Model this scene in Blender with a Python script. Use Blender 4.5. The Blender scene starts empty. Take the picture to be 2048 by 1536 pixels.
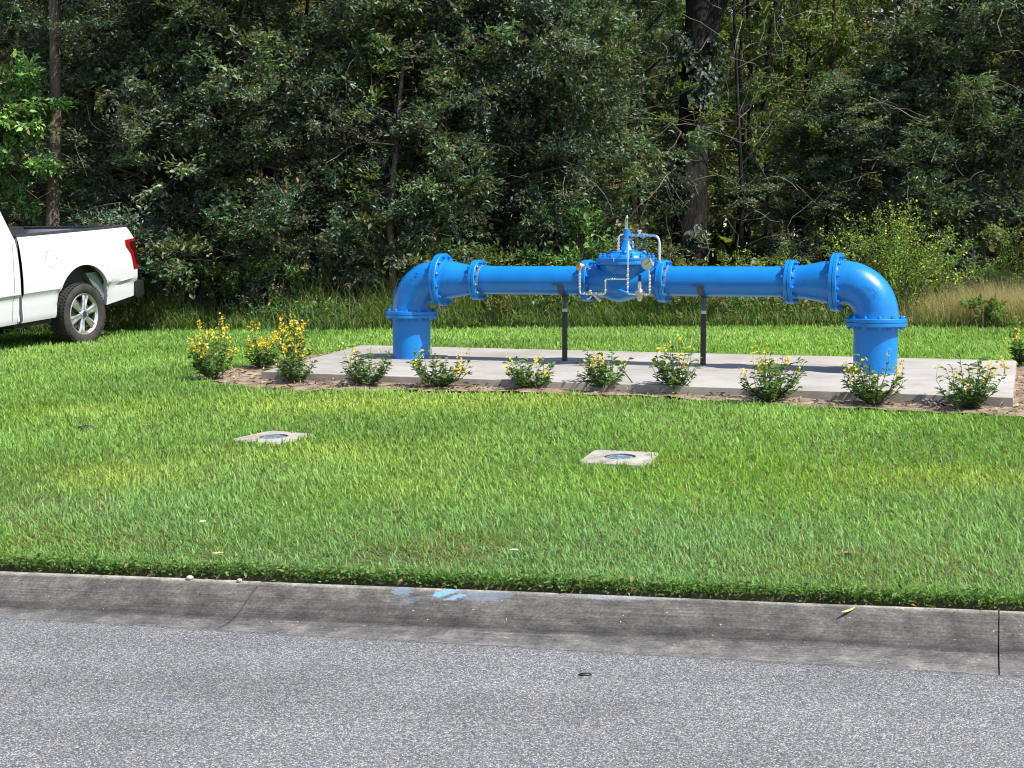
import bpy, math, random
import numpy as np
from mathutils import Vector, Matrix

# ------------------------------------------------------------------ camera, sky, sun, exposure
scene = bpy.context.scene
COL = scene.collection
R = math.radians

cam_d = bpy.data.cameras.new('camera')
cam = bpy.data.objects.new('camera', cam_d)
COL.objects.link(cam)
cam.location = (0, 0, 1.6)
cam.rotation_euler = (R(90) - math.atan(248 / 2800), 0, 0)
cam_d.sensor_width = 36
cam_d.lens = 36 * 2800 / 2048
cam_d.clip_start = 0.1
cam_d.clip_end = 1000
scene.camera = cam

SUN_EL = R(54)
SUN_H = Vector((math.cos(R(31)), -math.sin(R(31)), 0))          # towards the sun, on the ground
SUN_V = SUN_H * math.cos(SUN_EL) + Vector((0, 0, math.sin(SUN_EL)))
world = bpy.data.worlds.new('World')
scene.world = world
world.use_nodes = True
wn = world.node_tree
sky = wn.nodes.new('ShaderNodeTexSky')
sky.sky_type = 'NISHITA'
sky.sun_disc = False
sky.sun_elevation = SUN_EL
sky.sun_rotation = math.atan2(SUN_V.x, SUN_V.y)
sky.dust_density = 1.0
bg = wn.nodes['Background']
bg.inputs['Strength'].default_value = 0.125
wn.links.new(sky.outputs[0], bg.inputs[0])
sun_d = bpy.data.lights.new('sun', 'SUN')
sun_d.energy = 5.0
sun_d.angle = R(0.53)
sun_d.color = (1.0, 0.955, 0.88)
sun = bpy.data.objects.new('sun', sun_d)
COL.objects.link(sun)
sun.rotation_euler = SUN_V.to_track_quat('Z', 'Y').to_euler()
scene.view_settings.view_transform = 'Standard'
scene.view_settings.look = 'None'
scene.view_settings.exposure = 0.68
scene.view_settings.gamma = 1.0
scene.render.engine = 'CYCLES'
scene.cycles.use_denoising = True
scene.cycles.denoiser = 'OPENIMAGEDENOISE'
scene.cycles.denoising_input_passes = 'RGB_ALBEDO_NORMAL'
scene.cycles.denoising_prefilter = 'ACCURATE'
scene.cycles.max_bounces = 6
scene.cycles.diffuse_bounces = 3
scene.cycles.glossy_bounces = 3
scene.cycles.transmission_bounces = 4
scene.cycles.caustics_reflective = False
scene.cycles.caustics_refractive = False
scene.cycles.sample_clamp_indirect = 6
scene.cycles.filter_width = 1.1

# ------------------------------------------------------------------ helpers: tags, meshes
def tag(o, label=None, cat=None, group=None, kind=None):
    if label: o['label'] = label
    if cat: o['category'] = cat
    if group: o['group'] = group
    if kind: o['kind'] = kind
    return o

def empty(name, loc=(0, 0, 0), rot=(0, 0, 0), parent=None):
    o = bpy.data.objects.new(name, None)
    COL.objects.link(o)
    o.location = loc
    o.rotation_euler = rot
    o.empty_display_size = 0.1
    if parent: o.parent = parent
    return o

def link(name, me, parent=None, loc=None, rot=None):
    o = bpy.data.objects.new(name, me)
    COL.objects.link(o)
    if parent: o.parent = parent
    if loc is not None: o.location = loc
    if rot is not None: o.rotation_euler = rot
    return o

def np_mesh(name, verts, loops, starts, mat, colors=None, smooth=False):
    """verts Nx3, flat loop indices, polygon starts; colors per vertex Nx3"""
    me = bpy.data.meshes.new(name)
    verts = np.ascontiguousarray(verts, dtype=np.float32)
    loops = np.ascontiguousarray(loops, dtype=np.int32)
    starts = np.ascontiguousarray(starts, dtype=np.int32)
    me.vertices.add(len(verts)); me.loops.add(len(loops)); me.polygons.add(len(starts))
    me.vertices.foreach_set('co', verts.ravel())
    me.loops.foreach_set('vertex_index', loops)
    me.polygons.foreach_set('loop_start', starts)
    if smooth:
        me.polygons.foreach_set('use_smooth', np.ones(len(starts), dtype=bool))
    if colors is not None:
        a = me.color_attributes.new('tint', 'FLOAT_COLOR', 'POINT')
        c = np.ones((len(verts), 4), dtype=np.float32)
        c[:, :3] = colors
        a.data.foreach_set('color', c.ravel())
    me.update(calc_edges=True)
    me.validate()
    me.materials.append(mat)
    return me

def basis(d):
    d = Vector(d).normalized()
    a = Vector((0, 0, 1)) if abs(d.z) < 0.9 else Vector((1, 0, 0))
    x = d.cross(a).normalized()
    y = d.cross(x).normalized()
    return x, y, d

class MB:
    def __init__(self):
        self.v = []; self.f = []
    def add(self, vs, fs):
        b = len(self.v)
        self.v += [tuple(p) for p in vs]
        self.f += [tuple(i + b for i in f) for f in fs]
        return self
    def box(self, a, b):
        x0, y0, z0 = a; x1, y1, z1 = b
        vs = [(x0,y0,z0),(x1,y0,z0),(x1,y1,z0),(x0,y1,z0),(x0,y0,z1),(x1,y0,z1),(x1,y1,z1),(x0,y1,z1)]
        return self.add(vs, [(0,3,2,1),(4,5,6,7),(0,1,5,4),(1,2,6,5),(2,3,7,6),(3,0,4,7)])
    def obox(self, c, ax, ay, az):
        c, ax, ay, az = map(Vector, (c, ax, ay, az))
        vs = []
        for k in (-1, 1):
            for i, j in ((-1,-1),(1,-1),(1,1),(-1,1)):
                vs.append(c + ax*i + ay*j + az*k)
        return self.add(vs, [(0,3,2,1),(4,5,6,7),(0,1,5,4),(1,2,6,5),(2,3,7,6),(3,0,4,7)])
    def tube(self, pts, rad, n=10, caps=True):
        pts = [Vector(p) for p in pts]
        if not hasattr(rad, '__len__'): rad = [rad] * len(pts)
        vs = []; fs = []
        x = None
        for i, p in enumerate(pts):
            if i == 0: d = pts[1] - p
            elif i == len(pts) - 1: d = p - pts[i-1]
            else: d = (pts[i+1] - p).normalized() + (p - pts[i-1]).normalized()
            d.normalize()
            if x is None: x = basis(d)[0]
            else:
                x = x - d * x.dot(d); x.normalize()
            y = d.cross(x)
            for k in range(n):
                a = 2 * math.pi * k / n
                vs.append(p + (x * math.cos(a) + y * math.sin(a)) * rad[i])
        for i in range(len(pts) - 1):
            for k in range(n):
                k2 = (k + 1) % n
                fs.append((i*n+k, i*n+k2, (i+1)*n+k2, (i+1)*n+k))
        if caps:
            fs.append(tuple(range(n))[::-1])
            fs.append(tuple((len(pts)-1)*n + k for k in range(n)))
        return self.add(vs, fs)
    def lathe(self, prof, o=(0,0,0), d=(0,0,1), n=32, caps=True):
        """prof: (radius, height along d)"""
        x, y, d = basis(d); o = Vector(o)
        vs = []; fs = []
        for r, h in prof:
            for k in range(n):
                a = 2 * math.pi * k / n
                vs.append(o + d * h + (x * math.cos(a) + y * math.sin(a)) * r)
        for i in range(len(prof) - 1):
            for k in range(n):
                k2 = (k + 1) % n
                fs.append((i*n+k, i*n+k2, (i+1)*n+k2, (i+1)*n+k))
        if caps:
            fs.append(tuple(range(n))[::-1])
            fs.append(tuple((len(prof)-1)*n + k for k in range(n)))
        return self.add(vs, fs)
    def prism(self, poly, a, b, axis='y'):
        """poly of 2-D points; axis y: points are (x, z); axis z: (x, y); axis x: (y, z)"""
        def P(p, h):
            return {'y': (p[0], h, p[1]), 'z': (p[0], p[1], h), 'x': (h, p[0], p[1])}[axis]
        n = len(poly)
        vs = [P(p, a) for p in poly] + [P(p, b) for p in poly]
        fs = [tuple(range(n)), tuple(range(2*n - 1, n - 1, -1))]
        fs += [(i, i + n, (i+1) % n + n, (i+1) % n) for i in range(n)]
        return self.add(vs, fs)
    def sphere(self, c, r, n=12, m=8, sc=(1,1,1)):
        vs = []; fs = []
        for i in range(m + 1):
            th = math.pi * i / m
            for k in range(n):
                a = 2 * math.pi * k / n
                vs.append((c[0]+r*sc[0]*math.sin(th)*math.cos(a), c[1]+r*sc[1]*math.sin(th)*math.sin(a), c[2]+r*sc[2]*math.cos(th)))
        for i in range(m):
            for k in range(n):
                k2 = (k+1) % n
                fs.append((i*n+k, (i+1)*n+k, (i+1)*n+k2, i*n+k2))
        return self.add(vs, fs)
    def mesh(self, name, mat, smooth=None, bevel=0):
        me = bpy.data.meshes.new(name)
        me.from_pydata(self.v, [], self.f)
        import bmesh
        bm = bmesh.new(); bm.from_mesh(me)
        bmesh.ops.remove_doubles(bm, verts=bm.verts, dist=1e-5)
        bmesh.ops.recalc_face_normals(bm, faces=bm.faces)
        if bevel:
            es = [e for e in bm.edges if len(e.link_faces) == 2 and e.calc_face_angle(0) > R(35)]
            bmesh.ops.bevel(bm, geom=es, offset=bevel, segments=2, profile=0.6, affect='EDGES', clamp_overlap=True)
        bm.to_mesh(me); bm.free()
        if smooth is not None:
            me.polygons.foreach_set('use_smooth', np.ones(len(me.polygons), dtype=bool))
            me.set_sharp_from_angle(angle=R(smooth))
        me.materials.append(mat)
        return me
    def build(self, name, mat, parent=None, smooth=None, bevel=0, loc=None, rot=None):
        return link(name, self.mesh(name, mat, smooth, bevel), parent, loc, rot)

# ------------------------------------------------------------------ helpers: materials
class NT:
    def __init__(self, name):
        self.m = bpy.data.materials.new(name)
        self.m.use_nodes = True
        self.t = self.m.node_tree
        self.p = self.t.nodes['Principled BSDF']
        self.out = self.t.nodes['Material Output']
    def n(self, kind, **kw):
        nd = self.t.nodes.new('ShaderNode' + kind)
        for k, v in kw.items():
            if k in nd.inputs: nd.inputs[k].default_value = v
            else: setattr(nd, k, v)
        return nd
    def l(self, a, b): self.t.links.new(a, b)
    def coord(self, kind='Object', scale=None):
        c = self.n('TexCoord').outputs[kind]
        if scale is not None:
            mp = self.n('Mapping'); mp.inputs['Scale'].default_value = scale
            self.l(c, mp.inputs[0]); c = mp.outputs[0]
        return c
    def noise(self, vec, scale, detail=4, rough=0.55):
        nd = self.n('TexNoise'); nd.inputs['Scale'].default_value = scale
        nd.inputs['Detail'].default_value = detail; nd.inputs['Roughness'].default_value = rough
        self.l(vec, nd.inputs['Vector']); return nd.outputs['Fac']
    def ramp(self, fac, stops):
        nd = self.n('ValToRGB'); e = nd.color_ramp.elements
        while len(e) < len(stops): e.new(0.5)
        for el, (p, c) in zip(e, stops):
            el.position = p; el.color = (c[0], c[1], c[2], 1) if hasattr(c, '__len__') else (c, c, c, 1)
        self.l(fac, nd.inputs[0]); return nd.outputs[0]
    def mix(self, fac, a, b, mode='MIX'):
        nd = self.n('Mix', data_type='RGBA', blend_type=mode)
        for s, x in (('Factor', fac), ('A', a), ('B', b)):
            i = [q for q in nd.inputs if q.name == s and (s == 'Factor' and q.type == 'VALUE' or q.type == 'RGBA')][0]
            if hasattr(x, 'links') or isinstance(x, bpy.types.NodeSocket): self.l(x, i)
            elif hasattr(x, '__len__'): i.default_value = (x[0], x[1], x[2], 1)
            else: i.default_value = x
        return [q for q in nd.outputs if q.type == 'RGBA'][0]
    def math(self, op, a, b=None):
        nd = self.n('Math', operation=op)
        for i, x in enumerate((a, b)):
            if x is None: continue
            if isinstance(x, bpy.types.NodeSocket): self.l(x, nd.inputs[i])
            else: nd.inputs[i].default_value = x
        return nd.outputs[0]
    def bump(self, h, strength=0.3, dist=0.01):
        nd = self.n('Bump'); nd.inputs['Strength'].default_value = strength; nd.inputs['Distance'].default_value = dist
        self.l(h, nd.inputs['Height']); self.l(nd.outputs[0], self.p.inputs['Normal'])
    def set(self, **kw):
        for k, v in kw.items():
            k = {'color': 'Base Color', 'rough': 'Roughness', 'metal': 'Metallic', 'spec': 'Specular IOR Level', 'coat': 'Coat Weight', 'coat_rough': 'Coat Roughness'}[k]
            i = self.p.inputs[k]
            if isinstance(v, bpy.types.NodeSocket): self.l(v, i)
            elif hasattr(v, '__len__'): i.default_value = (v[0], v[1], v[2], 1)
            else: i.default_value = v
        return self

def plain(name, color, rough=0.5, metal=0.0, var=0.12, scale=20, bump=0.0, coat=0.0, spec=0.5):
    m = NT(name); v = m.coord()
    f = m.noise(v, scale, 5)
    lo = [c * (1 - var) for c in color]; hi = [min(1, c * (1 + var)) for c in color]
    m.set(color=m.ramp(f, [(0.3, lo), (0.7, hi)]), rough=rough, metal=metal, coat=coat, spec=spec)
    if coat: m.set(coat_rough=0.06)
    if bump: m.bump(m.noise(v, scale * 3, 4), bump, 0.004)
    return m.m

def leaf_mat(name, rough=0.45, trans=0.3, spec=0.4):
    """leaf: colour from the per-leaf tint, gloss and light passing through"""
    m = NT(name)
    a = m.n('Attribute', attribute_name='tint')
    m.set(color=a.outputs['Color'], rough=rough, spec=spec)
    tr = m.n('BsdfTranslucent')
    tc = m.mix(1.0, a.outputs['Color'], (1.25, 1.45, 0.55), 'MULTIPLY')
    m.l(tc, tr.inputs['Color'])
    mx = m.n('MixShader'); mx.inputs[0].default_value = trans
    m.l(m.p.outputs[0], mx.inputs[1]); m.l(tr.outputs[0], mx.inputs[2])
    m.l(mx.outputs[0], m.out.inputs['Surface'])
    return m.m

MAT = {}
def asphalt():
    m = NT('asphalt'); v = m.coord()
    vo = m.n('TexVoronoi', feature='F1'); vo.inputs['Scale'].default_value = 190
    m.l(v, vo.inputs['Vector'])
    sep = m.n('SeparateColor'); m.l(vo.outputs['Color'], sep.inputs[0])
    base = m.ramp(sep.outputs[0], [(0.0, (.100,.102,.108)), (0.35, (.160,.163,.171)), (0.62, (.232,.235,.244)), (0.8, (.32,.321,.328)), (1.0, (.53,.525,.515))])
    edge = m.ramp(vo.outputs['Distance'], [(0.25, (1,1,1)), (0.75, (.45,.45,.46))])
    base = m.mix(0.85, base, edge, 'MULTIPLY')
    warm = m.ramp(sep.outputs[1], [(0.0, (1.08,1.0,.92)), (0.5, (1,1,1)), (1.0, (.93,.98,1.07))])
    base = m.mix(1.0, base, warm, 'MULTIPLY')
    big = m.ramp(m.noise(v, 0.9, 4), [(0.3, (.86,.86,.86)), (0.7, (1.16,1.16,1.17))])
    base = m.mix(1.0, base, big, 'MULTIPLY')
    st = m.ramp(m.noise(m.coord(scale=(0.5, 2.6, 1)), 1.3, 6, .6), [(0.32, (.90,.90,.90)), (0.66, (1.06,1.06,1.06))])
    base = m.mix(1.0, base, st, 'MULTIPLY')
    m.set(color=base, rough=0.85, spec=0.25)
    h = m.math('ADD', m.math('MULTIPLY', vo.outputs['Distance'], -1.0), m.noise(v, 320, 2))
    m.bump(h, 0.6, 0.005)
    return m.m
MAT['asphalt'] = asphalt()

def kerb_concrete():
    m = NT('kerb_concrete'); v = m.coord()
    sx = m.n('SeparateXYZ'); m.l(v, sx.inputs[0])
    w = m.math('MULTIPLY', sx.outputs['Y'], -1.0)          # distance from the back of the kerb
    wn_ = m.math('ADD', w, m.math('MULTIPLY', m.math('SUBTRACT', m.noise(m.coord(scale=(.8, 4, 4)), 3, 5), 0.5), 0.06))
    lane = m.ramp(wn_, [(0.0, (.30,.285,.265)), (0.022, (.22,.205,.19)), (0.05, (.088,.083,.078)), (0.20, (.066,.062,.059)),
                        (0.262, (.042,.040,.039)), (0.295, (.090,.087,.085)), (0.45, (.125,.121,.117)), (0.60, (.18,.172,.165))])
    streak = m.ramp(m.noise(m.coord(scale=(1.2, 55, 20)), 2.2, 6, .6), [(0.30, (.60,.59,.58)), (0.72, (1.45,1.43,1.40))])
    c = m.mix(0.8, lane, streak, 'MULTIPLY')
    blot = m.ramp(m.noise(v, 7, 8, .72), [(0.34, (.58,.58,.58)), (0.5, (1,1,1)), (0.68, (1.75,1.72,1.68))])
    c = m.mix(1.0, c, blot, 'MULTIPLY')
    fine = m.ramp(m.noise(v, 75, 5, .8), [(0.3, (.50,.50,.51)), (0.7, (1.60,1.60,1.58))])
    c = m.mix(1.0, c, fine, 'MULTIPLY')
    # pale chips
    vo = m.n('TexVoronoi'); vo.inputs['Scale'].default_value = 26; m.l(v, vo.inputs['Vector'])
    sc = m.n('SeparateColor'); m.l(vo.outputs['Color'], sc.inputs[0])
    chip = m.math('MULTIPLY', m.math('LESS_THAN', m.math('ADD', vo.outputs['Distance'], m.math('MULTIPLY', m.noise(v, 220, 2), .16)), 0.16), m.math('GREATER_THAN', sc.outputs[0], 0.70))
    c = m.mix(m.math('MULTIPLY', chip, 0.75), c, (.50,.47,.43))
    # worn scuffs along the gutter pan
    sc2 = m.math('MULTIPLY', m.math('GREATER_THAN', m.noise(m.coord(scale=(3, 16, 1)), 3.0, 5, .6), 0.66), m.math('GREATER_THAN', w, 0.33))
    c = m.mix(m.math('MULTIPLY', sc2, 0.5), c, (.42,.40,.37))
    # smears of spilt blue paint near the back edge
    def blob(cx, cy, rx, ry, ang, thr):
        mp = m.n('Mapping', vector_type='TEXTURE'); mp.inputs['Location'].default_value = (cx, cy, 0)
        mp.inputs['Rotation'].default_value = (0, 0, ang); mp.inputs['Scale'].default_value = (rx, ry, 10)
        m.l(v, mp.inputs[0])
        ln = m.n('VectorMath', operation='LENGTH'); m.l(mp.outputs[0], ln.inputs[0])
        d = m.math('ADD', ln.outputs['Value'], m.math('MULTIPLY', m.math('SUBTRACT', m.noise(m.coord(scale=(1, 2.2, 1)), 34, 6, .65), 0.5), thr))
        return m.ramp(d, [(0.72, 1.0), (0.98, 0.0)])
    BX = 2.06
    for (cx, cy, rx, ry, an, th, col, a) in ((BX+.13, -.045, .070, .030, .6, 2.4, (.16,.33,.54), .8), (BX+.19, -.075, .055, .018, .45, 2.4, (.17,.33,.52), .7),
                                             (BX-.07, -.05, .05, .045, -.5, 2.2, (.16,.24,.33), .55), (BX+.32, -.06, .14, .05, 0.1, 2.2, (.17,.23,.30), .4), (BX-.02, -.12, .07, .02, 0.5, 2.6, (.16,.24,.32), .22), (BX+.9, -.03, .25, .03, 0.0, 2.6, (.2,.28,.38), .25)):
        c = m.mix(m.math('MULTIPLY', blob(cx, cy, rx, ry, an, th), a), c, col)
    m.set(color=c, rough=0.9, spec=0.25)
    m.bump(m.math('ADD', m.noise(v, 160, 4, .7), m.noise(m.coord(scale=(1, 30, 10)), 4, 3)), 0.55, 0.004)
    return m.m
MAT['kerb'] = kerb_concrete()

def pad_concrete():
    m = NT('pad_concrete'); v = m.coord()
    c = m.ramp(m.noise(v, 1.4, 6, .6), [(0.3, (.285,.262,.24)), (0.7, (.415,.39,.362))])
    br = m.ramp(m.noise(m.coord(scale=(.7, 11, 3)), 3.0, 6, .65), [(0.30, (.66,.65,.64)), (0.45, (.94,.94,.94)), (0.6, (1,1,1)), (0.8, (1.12,1.12,1.11))])
    c = m.mix(1.0, c, br, 'MULTIPLY')
    c = m.mix(1.0, c, m.ramp(m.noise(v, 120, 3), [(0.3, (.88,.88,.88)), (0.7, (1.1,1.1,1.1))]), 'MULTIPLY')
    # the cast sides are dirty from soil splash
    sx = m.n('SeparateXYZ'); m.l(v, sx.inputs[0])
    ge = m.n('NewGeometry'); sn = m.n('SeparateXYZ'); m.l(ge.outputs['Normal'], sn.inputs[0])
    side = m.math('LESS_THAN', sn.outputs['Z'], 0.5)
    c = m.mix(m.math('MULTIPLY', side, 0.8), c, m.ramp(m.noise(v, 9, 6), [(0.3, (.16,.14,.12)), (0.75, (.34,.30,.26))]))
    c = m.mix(m.math('MULTIPLY', m.ramp(m.noise(v, 2.6, 7, .7), [(0.50, 0.0), (0.70, 1.0)]), .5), c, (.23,.20,.17))
    # one rust stain, a few grey scuffs
    mp = m.n('Mapping', vector_type='TEXTURE'); mp.inputs['Location'].default_value = (0.80, -0.20, 0)
    mp.inputs['Rotation'].default_value = (0, 0, 1.15); mp.inputs['Scale'].default_value = (.38, .05, 10)
    m.l(v, mp.inputs[0]); ln = m.n('VectorMath', operation='LENGTH'); m.l(mp.outputs[0], ln.inputs[0])
    d = m.math('ADD', ln.outputs['Value'], m.math('MULTIPLY', m.math('SUBTRACT', m.noise(v, 14, 5), .5), 1.0))
    c = m.mix(m.math('MULTIPLY', m.ramp(d, [(0.4, 1.0), (1.0, 0.0)]), 0.55), c, (.26,.12,.06))
    m.set(color=c, rough=0.88, spec=0.3)
    m.bump(m.math('ADD', m.noise(m.coord(scale=(1, 14, 3)), 6, 4), m.noise(v, 200, 3)), 0.35, 0.003)
    return m.m
MAT['pad'] = pad_concrete()
def box_concrete():
    m = NT('stained_box_concrete'); v = m.coord()
    c = m.ramp(m.noise(v, 9, 8, .7), [(0.3, (.17,.15,.12)), (0.5, (.33,.305,.27)), (0.7, (.43,.405,.365))])
    c = m.mix(1.0, c, m.ramp(m.noise(v, 90, 4, .7), [(0.3, (.75,.75,.74)), (0.7, (1.2,1.2,1.19))]), 'MULTIPLY')
    m.set(color=c, rough=.92, spec=.2); m.bump(m.noise(v, 70, 5), .5, .006)
    return m.m
MAT['box'] = box_concrete()

def soil():
    m = NT('lawn_soil'); v = m.coord()
    c = m.ramp(m.noise(v, 3.0, 6), [(0.3, (.075,.072,.032)), (0.7, (.14,.125,.06))])
    ge = m.n('NewGeometry'); sp = m.n('SeparateXYZ'); m.l(ge.outputs['Position'], sp.inputs[0])
    far = m.ramp(m.math('MULTIPLY', m.math('SUBTRACT', sp.outputs['Y'], 17.0), 0.15), [(0.30, 0.0), (0.55, 1.0)])
    litter = m.ramp(m.noise(v, 14, 6, .7), [(0.3, (.030,.022,.013)), (0.55, (.075,.055,.030)), (0.75, (.13,.10,.055))])
    c = m.mix(far, c, litter)
    m.set(color=c, rough=0.95, spec=0.2)
    m.bump(m.noise(v, 30, 5, .7), 0.8, 0.03)
    return m.m
MAT['soil'] = soil()

def mulch():
    m = NT('sandy_mulch'); v = m.coord()
    c = m.ramp(m.noise(v, 7, 7, .65), [(0.28, (.10,.072,.052)), (0.45, (.24,.18,.135)), (0.6, (.38,.30,.235)), (0.75, (.50,.42,.34))])
    c = m.mix(1.0, c, m.ramp(m.noise(v, 90, 4, .7), [(0.3, (.55,.53,.5)), (0.7, (1.35,1.33,1.3))]), 'MULTIPLY')
    m.set(color=c, rough=0.95, spec=0.15)
    m.bump(m.noise(v, 60, 5, .7), 0.9, 0.02)
    return m.m
MAT['mulch'] = mulch()

def blue_paint():
    m = NT('blue_paint'); v = m.coord()
    c = m.ramp(m.noise(v, 6, 5), [(0.3, (.002,.165,.51)), (0.7, (.003,.192,.575))])
    c = m.mix(m.math('MULTIPLY', m.ramp(m.noise(v, 40, 6, .7), [(0.55, 0.0), (0.8, 1.0)]), 0.22), c, (.10,.24,.44))
    m.set(color=c, rough=0.34, spec=0.4, coat=0.22, coat_rough=0.12)
    m.bump(m.math('ADD', m.noise(v, 55, 4), m.math('MULTIPLY', m.noise(v, 220, 3), .5)), 0.16, 0.004)
    return m.m
MAT['blue'] = blue_paint()
MAT['seal'] = plain('worn_sealant', (.16,.15,.13), .8, var=.5, scale=60, bump=.5)
MAT['steel'] = plain('bright_tubing', (.78,.77,.74), .22, metal=1.0, var=.1, scale=30)
MAT['brass'] = plain('nickel_brass', (.62,.58,.50), .32, metal=1.0, var=.2, scale=80)
MAT['galv'] = plain('galvanised_steel', (.42,.44,.46), .42, metal=.8, var=.2, scale=40)
MAT['saddle'] = plain('dull_blue_grey_steel', (.055,.075,.095), .5, metal=.3, var=.3, scale=40)
MAT['black'] = plain('black_painted_post', (.012,.012,.013), .45, var=.3, scale=40)
MAT['dial'] = plain('cream_dial', (.60,.58,.48), .45, var=.05)
MAT['dial_yellow'] = plain('yellowed_dial', (.62,.42,.12), .45, var=.12)
MAT['needle'] = plain('black_needle', (.01,.01,.01), .5)
def glass():
    m = NT('clear_glass')
    m.set(color=(.9,.93,.9), rough=0.05); m.p.inputs['Transmission Weight'].default_value = 0.9
    m.p.inputs['IOR'].default_value = 1.45
    v = m.coord(); m.bump(m.noise(v, 20, 2), .02)
    return m.m
MAT['glass'] = glass()
def bark(name, lo, hi):
    m = NT(name); v = m.coord(scale=(9, 9, 1.6))
    f = m.noise(v, 3.0, 7, .65)
    c = m.ramp(f, [(0.32, lo), (0.68, hi)])
    c = m.mix(m.math('MULTIPLY', m.ramp(m.noise(m.coord(), 2.3, 5), [(0.5, 0.0), (0.7, 1.0)]), .25), c, (.14,.15,.12))
    m.set(color=c, rough=.92, spec=.2)
    m.bump(f, 1.0, .05)
    return m.m
MAT['bark_dark'] = bark('dark_bark', (.006,.005,.004), (.024,.021,.018))
MAT['bark_pale'] = bark('pale_bark', (.07,.052,.038), (.26,.20,.15))
MAT['twig'] = plain('grey_twig', (.19,.165,.13), .85, var=.5, scale=4)
MAT['twig_dark'] = plain('dark_twig', (.055,.045,.032), .85, var=.5, scale=4)
MAT['leaf_oak'] = leaf_mat('glossy_oak_leaf', .47, .28, .40)
MAT['leaf_soft'] = leaf_mat('soft_leaf', .5, .38, .35)
MAT['grass'] = leaf_mat('lawn_blade', .55, .42, .25)
MAT['petal'] = leaf_mat('yellow_petal', .6, .35, .2)
MAT['white_paint'] = plain('white_car_paint', (.60,.60,.625), .3, var=.01, coat=1.0)
MAT['trim'] = plain('black_plastic_trim', (.038,.036,.044), .42, var=.15, scale=60, bump=.1)
MAT['gap'] = plain('seam_and_gap_shade', (.02,.02,.022), .7)  # panel seams, and the dark box for shade behind the cab
MAT['liner'] = plain('wheel_arch_liner', (.05,.05,.052), .75, var=.4, scale=15)
MAT['under'] = plain('dirty_chassis', (.025,.022,.02), .85, var=.4, scale=15)
def rubber():
    m = NT('tyre_rubber'); v = m.coord()
    c = m.ramp(m.noise(v, 8, 6), [(0.3, (.022,.021,.020)), (0.75, (.058,.054,.049))])
    m.set(color=c, rough=.8, spec=.3)
    m.bump(m.noise(m.coord(scale=(30, 6, 30)), 2, 3), .5, .01)
    return m.m
MAT['rubber'] = rubber()
MAT['alloy'] = plain('silver_alloy', (.66,.65,.63), .28, metal=.85, var=.08, scale=12)
MAT['alloy_dark'] = plain('dark_brake_parts', (.09,.085,.08), .6, metal=.4, var=.4)
MAT['capblue'] = plain('blue_hub_cap', (.012,.035,.14), .3, var=.2)
MAT['lens'] = plain('red_tail_lens', (.24,.005,.009), .12, var=.15, coat=1.0)
MAT['lens_dark'] = plain('smoked_lens', (.035,.004,.006), .1, var=.2, coat=1.0)
MAT['window'] = plain('dark_car_glass', (.012,.015,.016), .05, coat=1.0)
MAT['lid'] = plain('weathered_blue_iron', (.15,.20,.25), .75, metal=.0, var=.55, scale=30, bump=.5)
MAT['lid_gap'] = plain('lid_seam', (.03,.035,.04), .9)
MAT['chip'] = leaf_mat('wood_chip', .85, .0, .15)
MAT['deadleaf'] = leaf_mat('dead_leaf', .75, .25, .2)
MAT['stone'] = plain('pale_pebble', (.48,.46,.43), .9, var=.3, scale=60, bump=.4)

# ------------------------------------------------------------------ terrain
rng = np.random.default_rng(7)
KA = R(9.54)
KD = np.array([math.cos(KA), -math.sin(KA)])            # along the kerb, to the right
KN = np.array([math.sin(KA), math.cos(KA)])             # from the kerb towards the wood
K0 = np.array([-2.45, 6.594])                           # a point on the back edge of the kerb
YAW = R(23)
PT = np.array([math.cos(YAW), -math.sin(YAW)])          # along the pipe
PN = np.array([math.sin(YAW), math.cos(YAW)])
PA = np.array([-1.034, 14.4])                           # left riser
_ctl = np.array([[-2.7, 13.2, .425], [0.3, 12.3, .44], [3.9, 10.5, .435], [5.2, 13.0, .60], [1.2, 15.8, .625], [-1.8, 16.2, .60],
                 [-5.5, 18.06, .516], [0, 19.5, .64], [7, 20, .66], [-5, 21, .60], [.67, 8.8, .27], [-4, 10, .29], [-7, 14, .36], [9, 15, .6]])
def _q(x, y): return (x - K0[0]) * KN[0] + (y - K0[1]) * KN[1]
def _bas(x, q): return np.stack([q, q*q, q*x, q*q*x, q*x*x, q*q*q], -1)
_cf, *_ = np.linalg.lstsq(_bas(_ctl[:, 0], _q(_ctl[:, 0], _ctl[:, 1])), _ctl[:, 2] - .150, rcond=None)
def ground(x, y):
    x = np.asarray(x, float); y = np.asarray(y, float)
    q = np.clip(_q(x, y), 0, 14.0); xc = np.clip(x, -9, 9)
    return .150 + _bas(xc, q) @ _cf
def pad_z(x, y): return .60 + .045 * ((x - PA[0]) * PN[0] + (y - PA[1]) * PN[1])

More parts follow.
